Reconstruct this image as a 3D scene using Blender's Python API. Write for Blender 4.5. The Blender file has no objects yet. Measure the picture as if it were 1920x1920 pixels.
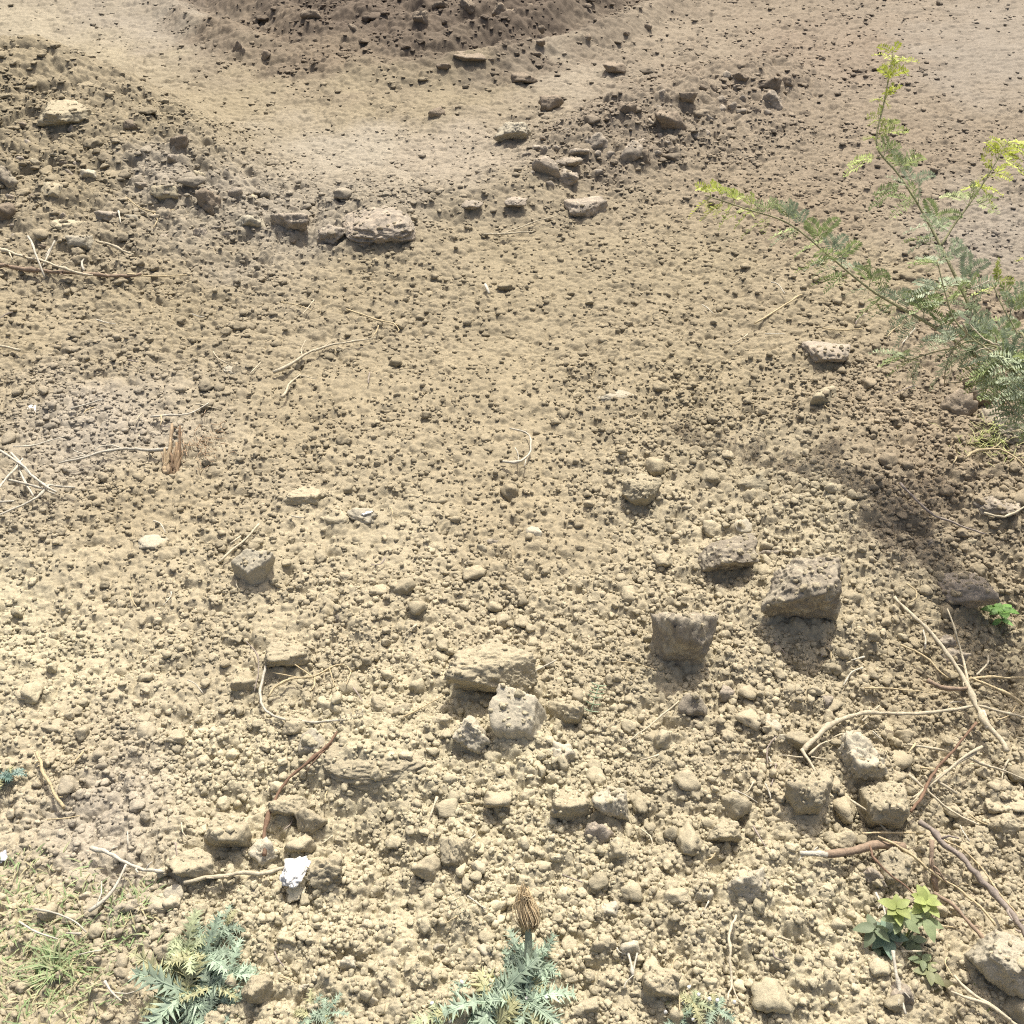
import bpy, bmesh, math
import numpy as np
from mathutils import Vector, Matrix
from mathutils.bvhtree import BVHTree
rng = np.random.default_rng(11)
PI = math.pi
S = bpy.context.scene
COL = S.collection
f32 = np.float32

# ------------------------------------------------------------------ camera
PITCH = math.radians(40.0); HFOV = math.radians(54.0); CZ = 1.6
FPX = 960/math.tan(HFOV/2)
CAM = np.array([0, 0, CZ])
FW = np.array([0, math.cos(PITCH), -math.sin(PITCH)]); RT = np.array([1., 0, 0]); UP = np.cross(RT, FW)
cd = bpy.data.cameras.new('camera'); cam = bpy.data.objects.new('camera', cd); COL.objects.link(cam)
cam.location = CAM; cam.rotation_euler = (PI/2-PITCH, 0, 0)
cd.sensor_width = 36; cd.lens = 18/math.tan(HFOV/2); cd.clip_start = .05; cd.clip_end = 1000
S.camera = cam

def ray(px, py): return FW + RT*((px-960)/FPX) + UP*((960-py)/FPX)
def flat(px, py, z=0.):
    d = ray(px, py); return CAM + d*((z-CZ)/d[2])
def at_y(px, py, Y):                       # point on the sight line at ground distance Y
    d = ray(px, py); return CAM + d*(Y/d[1])
def depth(p): return float(np.dot(np.asarray(p)-CAM, FW))

# ------------------------------------------------------------------ noise
def _h(i, j, k, s):
    n = (i.astype(np.uint32)*np.uint32(374761393) + j.astype(np.uint32)*np.uint32(668265263)
         + k.astype(np.uint32)*np.uint32(2246822519) + np.uint32(s)*np.uint32(3266489917))
    n = (n ^ (n >> np.uint32(13)))*np.uint32(1274126177)
    n = n ^ (n >> np.uint32(16))
    return (n & np.uint32(0xffffff)).astype(f32)/f32(0x7fffff) - f32(1)
def noise2(x, y, s=0):
    xi = np.floor(x); yi = np.floor(y); fx = (x-xi).astype(f32); fy = (y-yi).astype(f32)
    fx = fx*fx*fx*(fx*(fx*6-15)+10); fy = fy*fy*fy*(fy*(fy*6-15)+10)
    i = xi.astype(np.int64); j = yi.astype(np.int64); k = np.zeros_like(i)
    a = _h(i, j, k, s); b = _h(i+1, j, k, s); c = _h(i, j+1, k, s); d = _h(i+1, j+1, k, s)
    return a+(b-a)*fx + (c-a)*fy + (a-b-c+d)*fx*fy
def noise3(p, s=0):
    q = np.floor(p); f = (p-q).astype(f32); f = f*f*(3-2*f)
    i, j, k = (q[:, n].astype(np.int64) for n in range(3)); out = 0
    for a in (0, 1):
        for b in (0, 1):
            for c in (0, 1):
                w = (f[:, 0] if a else 1-f[:, 0])*(f[:, 1] if b else 1-f[:, 1])*(f[:, 2] if c else 1-f[:, 2])
                out = out + w*_h(i+a, j+b, k+c, s)
    return out

def worley(x, y, s):
    x = x+.22*noise2(x*1.7, y*1.7, s+100); y = y+.22*noise2(x*1.7+9, y*1.7, s+101)
    i = np.floor(x).astype(np.int64); j = np.floor(y).astype(np.int64); k = np.zeros_like(i)
    fx = (x-i).astype(f32); fy = (y-j).astype(f32); best = np.full(x.shape, 9., f32); idr = np.zeros(x.shape, f32)
    for a in (-1, 0, 1):
        for b in (-1, 0, 1):
            h1 = _h(i+a, j+b, k, s); h2 = _h(i+a, j+b, k+1, s)
            dx = np.abs(a+.5+.42*h1-fx); dy = np.abs(b+.5+.42*h2-fy)
            q = .55*np.sqrt(dx*dx+dy*dy)+.45*np.maximum(dx, dy)*1.15
            q = q*(1.0+.25*h1); m = q < best
            best = np.where(m, q, best); idr = np.where(m, h2, idr)
    return (1-(np.minimum(best, .8)/.58)**2)*(.62+.38*idr)

# ------------------------------------------------------------------ colour helpers
KALB = 0.60
def lin(c):
    c = np.asarray(c, float)/255
    return np.where(c < .04045, c/12.92, ((c+.055)/1.055)**2.4)
def alb(*c): return lin(c)*KALB*np.array([.95, 1., 1.16])

# ------------------------------------------------------------------ terrain
def poly(pts): return np.array([flat(*p)[:2] for p in pts])
BERM = poly([(-700, 120), (-200, 160), (0, 190), (130, 205), (230, 225), (330, 280), (430, 360), (560, 405)])
RIDGE = poly([(980, 330), (1080, 300), (1180, 255), (1280, 205), (1450, 150)])
LIP = poly([(560, 420), (700, 410), (800, 395), (960, 385), (1100, 385)])
FURROW = poly([(180, -60), (330, 30), (450, 95), (600, 140), (760, 160), (900, 148), (1040, 112), (1180, 60), (1330, -40)])
def pl_dist(x, y, P, signed=False):
    best = np.full(x.shape, 1e9, f32); tt = np.zeros(x.shape, f32); sg = np.zeros(x.shape, f32)
    n = len(P)-1
    for i in range(n):
        a, b = P[i], P[i+1]; d = b-a; L = float(d@d)
        t = np.clip(((x-a[0])*d[0]+(y-a[1])*d[1])/L, 0, 1)
        dx = x-a[0]-t*d[0]; dy = y-a[1]-t*d[1]; q = np.sqrt(dx*dx+dy*dy)
        m = q < best
        best = np.where(m, q, best); tt = np.where(m, (i+t)/n, tt)
        sg = np.where(m, d[0]*dy-d[1]*dx, sg)
    return best, tt, sg
def H(x, y):
    """gentle shape of the land: bank on the left, low ridges of clods, hollow on the right"""
    x = np.asarray(x, float); y = np.asarray(y, float)
    d, t, sg = pl_dist(x, y, BERM)
    hb = .30*np.clip((1-t)*1.6, 0, 1)
    z = hb*np.where(sg > 0, np.exp(-(d/.22)**2), np.exp(-(d/.75)**2))
    d, t, sg = pl_dist(x, y, RIDGE); z = z + .10*np.clip(4*t+.2, 0, 1)*np.exp(-(d/.26)**2)*(1+.35*noise2(x*6, y*6, 12))
    d, t, sg = pl_dist(x, y, LIP);  z = z + .08*np.clip(5*t, 0, 1)*np.clip(5*(1-t), 0, 1)*np.where(sg > 0, np.exp(-(d/.35)**2), np.exp(-(d/.16)**2))
    d, t, sg = pl_dist(x, y, FURROW); d = np.where(sg > 0, d, -d)+.05*noise2(x*2.2, y*2.2, 8)   # curved plough furrows
    m = 1/(1+np.exp(-(d+.05)/.07))/(1+np.exp((y-11)/.6)); z = z + m*(.05+.055*np.cos(d*2*PI/.40)*(.7+.5*noise2(x*1.3, y*1.3, 9)))
    c = flat(1905, 1140); z = z - .10*np.exp(-((x-c[0]-.05)/.16)**2-((y-c[1])/.32)**2)
    z = z - .12/(1+np.exp(-(x-.62-.05*y)/.10))*np.exp(-((y-.9)/.6)**2)
    c = flat(700, 1400); z = z + .035*np.exp(-((x-c[0])/.13)**2-((y-c[1])/.10)**2)
    z = z + .03*noise2(x*.7+9, y*.7, 3)*np.clip(y/2, 0, 1)
    far = np.clip((y-9)/30, 0, 1); z = z + far*.6*noise2(x*.06, y*.06, 5)
    return z

# anchors: px, py, roughness, crumb density, sRGB of the lit soil, haze painted in at the far right
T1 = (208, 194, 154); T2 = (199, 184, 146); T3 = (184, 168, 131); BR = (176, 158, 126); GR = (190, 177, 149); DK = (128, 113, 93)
ANCH = [(960, 1750, 1, 1, T1), (500, 1750, .9, .85, T1), (100, 1800, .55, .5, T2), (1500, 1750, 1, 1, T1), (1850, 1750, .9, .8, T2),
 (960, 1480, 1, 1, T1), (500, 1480, .85, .75, T1), (100, 1450, .6, .5, T2), (210, 1560, .6, .5, GR), (60, 1230, .45, .4, T1), (400, 1150, .55, .5, T2), (700, 1410, .6, .3, T1),
 (960, 1200, .7, .7, T2), (640, 1180, .85, .8, T2), (700, 1000, .35, .3, T2), (960, 950, .35, .35, T3), (300, 980, .45, .45, T3), (200, 800, .5, .5, GR), (600, 750, .3, .3, T3),
 (960, 700, .22, .2, T3), (1300, 720, .6, .6, T3), (1700, 880, .8, .8, BR), (1500, 1010, .9, .9, T2), (1500, 1320, .95, .9, T2), (1800, 1230, .9, .8, T3), (1800, 1500, 1, .9, T2),
 (1250, 1000, .75, .7, T2), (1300, 500, .4, .4, T3), (1000, 520, .25, .25, T3), (700, 520, .45, .4, T3), (300, 560, .8, .7, T3), (30, 640, .6, .5, T3), (60, 260, 1.2, .9, T3), (150, 350, 1.25, .95, T3), (350, 370, 1.3, .95, GR), (300, 290, 1.2, .95, T3), (560, 430, 1.15, .8, GR),
 (200, 130, .25, .1, (196, 181, 144)), (60, 60, .3, .2, (196, 182, 148)), (300, 40, .3, .2, GR), (650, 270, .15, .08, (200, 187, 157)), (450, 200, .25, .2, T3), (860, 180, .3, .3, T3), (820, 290, .2, .15, (193, 178, 148)),
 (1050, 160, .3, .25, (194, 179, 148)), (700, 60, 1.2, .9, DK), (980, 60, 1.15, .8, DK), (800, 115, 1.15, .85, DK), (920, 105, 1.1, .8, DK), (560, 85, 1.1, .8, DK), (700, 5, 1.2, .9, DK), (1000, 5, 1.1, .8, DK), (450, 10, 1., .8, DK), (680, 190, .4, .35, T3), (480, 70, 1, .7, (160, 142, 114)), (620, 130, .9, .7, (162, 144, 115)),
 (1150, 260, 1.3, .85, (172, 156, 128)), (1350, 170, 1.15, .75, (174, 157, 128)), (1280, 70, .45, .4, (180, 164, 134)), (1530, 100, .6, .6, (172, 154, 126)), (1500, 420, .45, .5, BR), (1700, 300, .35, .35, (170, 153, 124)),
 (1850, 100, .2, .2, (176, 163, 138)), (1870, 450, .3, .3, (178, 165, 140)), (1600, 560, .5, .5, T3), (1820, 620, .6, .6, BR)]  # first two anchors: soil lightened and greyed to paint in a veil of haze
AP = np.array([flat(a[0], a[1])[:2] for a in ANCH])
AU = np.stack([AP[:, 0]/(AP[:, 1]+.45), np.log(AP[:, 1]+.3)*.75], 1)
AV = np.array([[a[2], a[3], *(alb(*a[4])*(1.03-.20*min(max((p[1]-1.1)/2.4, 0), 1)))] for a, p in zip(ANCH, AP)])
def field(x, y):
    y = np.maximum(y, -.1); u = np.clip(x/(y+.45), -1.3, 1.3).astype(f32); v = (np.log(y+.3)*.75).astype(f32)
    u = u+.03*noise2(x*5, y*5, 21); v = v+.03*noise2(x*5, y*5, 22)
    W = np.zeros(u.shape, f32); A = np.zeros(u.shape+(5,), f32)
    for (a, b), val in zip(AU, AV):
        w = 1/((u-a)**2+(v-b)**2+.0012)**1.6
        W += w
        for c in range(5): A[..., c] += w*f32(val[c])
    return A/W[..., None]
def detail(x, y, R):
    """lumps, clumps and crumbs of loose soil, metres"""
    z = .012*noise2(x*3.3, y*3.3, 31) + .008*(1-2*np.abs(noise2(x*8+3.1, y*8+7.7, 32)))*(.2+.8*R)
    z = z + .022*worley(x/.13, y/.13, 41)*np.clip(R-.35, 0, 1) + .016*worley(x/.058, y/.058, 42)*(.30+.70*R) + .045*worley(x/.19, y/.15, 47)*np.clip(R-.72, 0, .5)
    z = z + .0100*worley(x/.026, y/.026, 43)*(.55+.45*R)
    m = y < 5
    if m.any():
        q = np.zeros_like(z); xm, ym, rm = x[m], y[m], R[m]
        q[m] = .0055*worley(xm/.0125, ym/.0125, 44)*(.5+.5*rm); z = z+q
    m = y < 2.6
    if m.any():
        q = np.zeros_like(z); xm, ym, rm = x[m], y[m], R[m]
        q[m] = .0022*worley(xm/.0063, ym/.0063, 45)*(.5+.5*rm)+.0006*noise2(xm*400, ym*400, 46); z = z+q
    return z
SKIRT = []                                   # x, y, half width, half depth, height: soil heaped round the foot of each clod
def skirts(x, y):
    z = np.zeros(x.shape)
    for (cx, cy, a, b, h) in SKIRT:
        m = (np.abs(x-cx) < 2.6*a) & (np.abs(y-cy) < 2.6*b)
        if m.any(): z[m] = np.maximum(z[m], h*np.exp(-((x[m]-cx)/(1.15*a))**2-((y[m]-cy)/(1.15*b))**2))
    return z
def full(x, y):
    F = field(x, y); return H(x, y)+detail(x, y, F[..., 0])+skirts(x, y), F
def on_ground(px, py, lift=0.):
    p = flat(px, py, lift)
    for _ in range(9):
        z = float(H(p[0], p[1]))+lift
        p = .25*p+.75*flat(px, py, z)
    return p

# ------------------------------------------------------------------ mesh helpers
def mk_mesh(name, V, faces, cols=None):
    """faces: list of (n,k) int arrays"""
    me = bpy.data.meshes.new(name); V = np.ascontiguousarray(V, f32)
    me.vertices.add(len(V)); me.vertices.foreach_set('co', V.ravel())
    faces = [np.asarray(f) for f in faces if len(f)]
    idx = np.concatenate([f.ravel() for f in faces]).astype(np.int32)
    tot = np.concatenate([np.full(len(f), f.shape[1]) for f in faces]); st = np.concatenate([[0], np.cumsum(tot)[:-1]]).astype(np.int32)
    me.loops.add(len(idx)); me.loops.foreach_set('vertex_index', idx)
    me.polygons.add(len(tot)); me.polygons.foreach_set('loop_start', st)
    me.update(calc_edges=True); me.validate()
    if cols is not None:
        a = me.attributes.new('soil', 'FLOAT_COLOR', 'POINT')
        a.data.foreach_set('color', np.concatenate([cols, np.ones((len(cols), 1))], 1).astype(f32).ravel())
    return me
def link(name, me, mat, parent=None, loc=None):
    o = bpy.data.objects.new(name, me); COL.objects.link(o)
    if mat is not None:
        me.materials.clear(); me.materials.append(mat)
    if loc is not None: o.location = loc
    if parent: o.parent = parent
    return o
def tag(o, label=None, cat=None, group=None, kind=None):
    if label: o['label'] = label
    if cat: o['category'] = cat
    if group: o['group'] = group
    if kind: o['kind'] = kind
    return o
def empty(name, loc):
    o = bpy.data.objects.new(name, None); COL.objects.link(o); o.location = loc; o.empty_display_size = .05; return o

class MB:
    """collects triangles / quads with a colour per vertex"""
    def __init__(s): s.V = []; s.Q = []; s.T = []; s.C = []; s.n = 0
    def add(s, V, Q=None, T=None, c=(.3, .3, .3)):
        V = np.asarray(V, float); s.V.append(V)
        if Q is not None and len(Q): s.Q.append(np.asarray(Q)+s.n)
        if T is not None and len(T): s.T.append(np.asarray(T)+s.n)
        c = np.asarray(c, float); s.C.append(np.tile(c, (len(V), 1)) if c.ndim == 1 else c)
        s.n += len(V)
    def tube(s, P, r0, r1, c, k=6, rough=0., kn=1.):
        P = np.asarray(P, float); n = len(P); t = np.gradient(P, axis=0); t /= np.linalg.norm(t, axis=1)[:, None]+1e-9
        a = np.cross(t, [0.13, .21, 1]); a /= np.linalg.norm(a, axis=1)[:, None]+1e-9; b = np.cross(t, a)
        R = np.linspace(r0, r1, n)*kn*(1+rough*rng.uniform(-1, 1, n)); th = np.linspace(0, 2*PI, k, endpoint=False)
        V = P[:, None]+R[:, None, None]*(np.cos(th)[None, :, None]*a[:, None]+np.sin(th)[None, :, None]*b[:, None])
        i = np.arange(n-1)[:, None]*k; j = np.arange(k)[None]; j2 = (j+1) % k
        Q = np.stack([i+j, i+j2, i+k+j2, i+k+j], -1).reshape(-1, 4)
        V = np.concatenate([V.reshape(-1, 3), P[:1]-t[:1]*r0*.3, P[-1:]+t[-1:]*r1*.3]); m = n*k
        T = [[(q+1) % k, q, m] for q in range(k)]+[[m-k+q, m-k+(q+1) % k, m+1] for q in range(k)]
        s.add(V, Q, T, c)
    def build(s, name, mat, parent=None, origin=(0, 0, 0), loc=None):
        V = np.concatenate(s.V)-np.asarray(origin); F = []
        if s.Q: F.append(np.concatenate(s.Q))
        if s.T: F.append(np.concatenate(s.T))
        me = mk_mesh(name, V, F, np.concatenate(s.C))
        return link(name, me, mat, parent, loc)
def spline(P, step=.012):
    P = np.asarray(P, float)
    if len(P) < 3: n = max(3, int(np.linalg.norm(P[-1]-P[0])/step)); return P[0]+(P[-1]-P[0])*np.linspace(0, 1, n)[:, None]
    Q = np.concatenate([2*P[:1]-P[1:2], P, 2*P[-1:]-P[-2:-1]]); out = []
    for i in range(1, len(Q)-2):
        n = max(2, int(np.linalg.norm(Q[i+1]-Q[i])/step)); t = np.linspace(0, 1, n, endpoint=False)[:, None]
        a, b, c, d = Q[i-1], Q[i], Q[i+1], Q[i+2]
        out.append(.5*((2*b)+(c-a)*t+(2*a-5*b+4*c-d)*t*t+(3*b-a-3*c+d)*t**3))
    out.append(P[-1:]); return np.concatenate(out)

# ------------------------------------------------------------------ materials
def new_mat(name):
    m = bpy.data.materials.new(name); m.use_nodes = True; nt = m.node_tree
    return m, nt, nt.nodes, nt.nodes['Principled BSDF']
def nz(nt, scale, detail=3, rough=.6, vec=None):
    n = nt.nodes.new('ShaderNodeTexNoise'); n.inputs['Scale'].default_value = scale
    n.inputs['Detail'].default_value = detail; n.inputs['Roughness'].default_value = rough
    if vec is not None: nt.links.new(vec, n.inputs['Vector'])
    return n.outputs['Fac']
def ramp(nt, src, a, b, lo, hi):
    r = nt.nodes.new('ShaderNodeMapRange'); nt.links.new(src, r.inputs[0])
    for i, v in zip((1, 2, 3, 4), (a, b, lo, hi)): r.inputs[i].default_value = v
    return r.outputs[0]
def mul(nt, col, fac):
    n = nt.nodes.new('ShaderNodeVectorMath'); n.operation = 'SCALE'; nt.links.new(col, n.inputs[0]); nt.links.new(fac, n.inputs['Scale']); return n.outputs[0]
def mixc(nt, fac, a, b):
    n = nt.nodes.new('ShaderNodeMix'); n.data_type = 'RGBA'; nt.links.new(fac, n.inputs[0])
    for s, v in ((6, a), (7, b)):
        if isinstance(v, bpy.types.NodeSocket): nt.links.new(v, n.inputs[s])
        else: n.inputs[s].default_value = (*v, 1)
    return n.outputs[2]
def bump(nt, bsdf, src, dist, strength=1.):
    b = nt.nodes.new('ShaderNodeBump'); b.inputs['Distance'].default_value = dist; b.inputs['Strength'].default_value = strength
    nt.links.new(src, b.inputs['Height']); nt.links.new(b.outputs[0], bsdf.inputs['Normal'])
def soil_mat(name, attr=True, base=None, patch=None, vary=.13, bd=.0022, scale=1.):
    m, nt, N, B = new_mat(name)
    tc = N.new('ShaderNodeTexCoord').outputs['Object']
    if attr:
        a = N.new('ShaderNodeAttribute'); a.attribute_name = 'soil'; col = a.outputs['Color']
    else:
        rgb = N.new('ShaderNodeRGB'); rgb.outputs[0].default_value = (*base, 1); col = rgb.outputs[0]
        oi = N.new('ShaderNodeObjectInfo'); col = mul(nt, col, ramp(nt, oi.outputs['Random'], 0, 1, .86, 1.12))
    if patch is not None:
        f = ramp(nt, nz(nt, 22*scale, 4, .7, tc), .47, .58, 0, 1); col = mixc(nt, f, col, patch)
    col = mul(nt, col, ramp(nt, nz(nt, 7*scale, 4, .6, tc), .3, .7, 1-vary*.7, 1+vary*.7))
    col = mul(nt, col, ramp(nt, nz(nt, 90*scale, 3, .65, tc), .3, .7, 1-vary, 1+vary))
    nt.links.new(col, B.inputs['Base Color'])
    B.inputs['Roughness'].default_value = .95; B.inputs['Specular IOR Level'].default_value = .12
    s = nz(nt, 160*scale, 5, .7, tc)
    bump(nt, B, s, bd)
    return m
M_SOIL = soil_mat('loose_soil')
M_CLOD = soil_mat('tan_clod', False, alb(206, 191, 152), None, .12, .0025)
M_PALE = soil_mat('pale_clod', False, alb(216, 203, 168), None, .08, .002)
M_DARK = soil_mat('brown_clod', False, alb(170, 153, 125), None, .15, .003)
M_GREY = soil_mat('grey_stone', False, alb(172, 159, 132), tuple(alb(204, 190, 156)), .12, .0025)
M_PINK = soil_mat('pink_grey_stone', False, alb(186, 172, 145), tuple(alb(208, 190, 158)), .12, .0025)
def fibre_mat(name):
    m, nt, N, B = new_mat(name)
    a = N.new('ShaderNodeAttribute'); a.attribute_name = 'soil'
    tc = N.new('ShaderNodeTexCoord').outputs['Object']
    col = mul(nt, a.outputs['Color'], ramp(nt, nz(nt, 120, 4, .6, tc), .3, .7, .78, 1.2))
    nt.links.new(col, B.inputs['Base Color']); B.inputs['Roughness'].default_value = .8; B.inputs['Specular IOR Level'].default_value = .2
    bump(nt, B, nz(nt, 300, 3, .6, tc), .001); return m
M_FIBRE = fibre_mat('dry_fibre')
def leaf_mat(name, trans=.35):
    m, nt, N, B = new_mat(name)
    a = N.new('ShaderNodeAttribute'); a.attribute_name = 'soil'
    tc = N.new('ShaderNodeTexCoord').outputs['Object']
    col = mul(nt, a.outputs['Color'], ramp(nt, nz(nt, 60, 3, .6, tc), .3, .7, .8, 1.2))
    nt.links.new(col, B.inputs['Base Color']); B.inputs['Roughness'].default_value = .55; B.inputs['Specular IOR Level'].default_value = .35
    tr = N.new('ShaderNodeBsdfTranslucent'); nt.links.new(col, tr.inputs[0])
    mx = N.new('ShaderNodeMixShader'); mx.inputs[0].default_value = trans
    nt.links.new(B.outputs[0], mx.inputs[1]); nt.links.new(tr.outputs[0], mx.inputs[2])
    nt.links.new(mx.outputs[0], N['Material Output'].inputs[0]); return m
M_LEAF = leaf_mat('green_leaf')
def plain_mat(name, base, vary=.1, sc=80, bd=.002, rough=.7):
    m, nt, N, B = new_mat(name); tc = N.new('ShaderNodeTexCoord').outputs['Object']
    rgb = N.new('ShaderNodeRGB'); rgb.outputs[0].default_value = (*base, 1)
    nt.links.new(mul(nt, rgb.outputs[0], ramp(nt, nz(nt, sc, 4, .6, tc), .3, .7, 1-vary, 1+vary)), B.inputs['Base Color'])
    B.inputs['Roughness'].default_value = rough; bump(nt, B, nz(nt, sc*2, 3, .6, tc), bd); return m
M_WHITE = plain_mat('white_scrap', (.68, .67, .62)); M_CREAM = plain_mat('cream_scrap', (.56, .51, .36)); M_BLUEGREY = plain_mat('blue_grey_scrap', (.36, .37, .39))

# ------------------------------------------------------------------ stone shapes
_ico = {}
def ico(s):
    if s not in _ico:
        bm = bmesh.new(); bmesh.ops.create_icosphere(bm, subdivisions=s, radius=1); bm.verts.ensure_lookup_table()
        v = np.array([q.co[:] for q in bm.verts]); v /= np.linalg.norm(v, axis=1)[:, None]
        _ico[s] = (v, np.array([[w.index for w in q.verts] for q in bm.faces])); bm.free()
    return _ico[s]
def unit(n, r):
    v = r.normal(size=(n, 3)); return v/np.linalg.norm(v, axis=1)[:, None]
def stone(sub, seed, planes=12, p=14, amp=.08, fine=.03, extra=()):
    """angular lump filling the box -1..1"""
    r = np.random.default_rng(seed); d, F = ico(sub)
    n = unit(planes, r); h = r.uniform(.62, 1., planes)
    if len(extra):
        e = np.array(extra, float); n = np.concatenate([n, e[:, :3]/np.linalg.norm(e[:, :3], axis=1)[:, None]]); h = np.concatenate([h, e[:, 3]])
    q = np.maximum(d@n.T, 0)/h
    rad = (np.sum(q**p, 1)+1e-4)**(-1/p)
    rad = np.minimum(rad, 1.5)
    o = r.uniform(-50, 50, 3)
    V0 = d*rad[:, None]; rad = rad*(1+amp*noise3(V0*2.3+o, 1)+amp*.6*(1-2*np.abs(noise3(V0*5+o, 2))))
    V = d*rad[:, None]
    if fine:
        V = V*(1+fine*(noise3(V*7+o, 3)+1.1*(1-2*np.abs(noise3(V*11+o, 4)))+.8*(1-2*np.abs(noise3(V*np.array([19., 19, 30])+o, 5)))+.4*noise3(V*45+o, 6)))[:, None]
    V = V-(V.max(0)+V.min(0))/2; V = V/((V.max(0)-V.min(0))/2)
    return V, F

#@@PART2
# ------------------------------------------------------------------ clods and stones
TAKEN = []; TOPS = []
KIND = {  # planes, p, amp, fine, extra planes, depth/width
 'round': (14, 14, .12, .045, (), .85), 'block': (11, 24, .11, .05, ((0, .12, 1, .74), (0, -1, -.5, .66)), .85),
 'lump': (9, 20, .17, .065, (), .85), 'slab': (10, 22, .11, .045, ((.05, .1, 1, .5), (0, -1, -.7, .70)), .9),
 'wedge': (10, 24, .12, .05, ((0, .45, 1, .56), (0, -1, -.6, .58)), .9), 'mound': (26, 6, .10, .045, (), 1.0),
 'tilt': (9, 26, .08, .03, ((0, -.32, 1, .5), (0, -1, -.1, .8)), .8), 'face': (10, 22, .12, .035, ((0, -1, -.40, .46), (0, .5, 1, .66)), .85),
 'hollow': (12, 22, .12, .055, ((0, .15, 1, .70), (-.25, -1, -.75, .56), (.7, -1, -.3, .84)), .85)}
MATS = {'t': M_CLOD, 'p': M_PALE, 'd': M_DARK, 'g': M_GREY, 'k': M_PINK}
def clod(label, box, kind='lump', mat='t', name='clod', cat='clod', group=None, yaw=0., roll=0., hmin=.35, seed=None, hmax=1.05):
    x0, y0, x1, y1 = box; cx, cy = (x0+x1)/2, (y0+y1)/2
    pl, p, amp, fine, ext, dr = KIND[kind]
    if kind in ('block', 'wedge', 'hollow', 'face'): y1 -= (.22 if kind == 'face' else .12)*(y1-y0); cy = (y0+y1)/2
    b = on_ground(cx, y1-.3*(y1-y0)); dp = depth(b); ppm = FPX/dp
    w = (x1-x0)/ppm; vis = (y1-y0)/ppm; v = CAM-b; sa = v[2]/np.linalg.norm(v); ca = math.sqrt(1-sa*sa)
    df = .96 if kind == 'mound' else .80; d = min(dr*w, df*vis/sa); h = math.sqrt(max(vis*vis-(d*sa)**2, 1e-8))/ca; h = min(max(h, hmin*w), hmax*w)
    pxw = (x1-x0)*1024/1920
    fine *= rng.uniform(.5, 1.15)
    V, F = stone(6 if pxw > 70 else (5 if pxw > 34 else (4 if pxw > 12 else 3)), seed or int(cx*7+cy*13) % 99991, pl, p, amp, fine, ext)
    ht = h*1.28
    V = V*np.array([w/2, d/2, ht/2])*1.03
    for ang, (i, j) in ((roll, (0, 2)), (yaw, (0, 1))):
        if ang: c, s = math.cos(ang), math.sin(ang); V[:, i], V[:, j] = c*V[:, i]-s*V[:, j], s*V[:, i]+c*V[:, j]
    c = on_ground(cx, cy, .38*h); loc = np.array([c[0], c[1], float(H(c[0], c[1]))])
    SKIRT.append((c[0], c[1], w/2, d/2, h*(.62 if kind == 'mound' else .24)+.002)); TOPS.append((c[0], c[1], w/2, d/2, V+c, F))
    me = mk_mesh(name, V+np.array([0, 0, c[2]-loc[2]]), [F]); TAKEN.append((cx, cy, (x1-x0)/2, (y1-y0)/2))
    return tag(link(name, me, MATS[mat], None, loc), label, cat, group)
stn = dict(name='stone', cat='stone')
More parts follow.
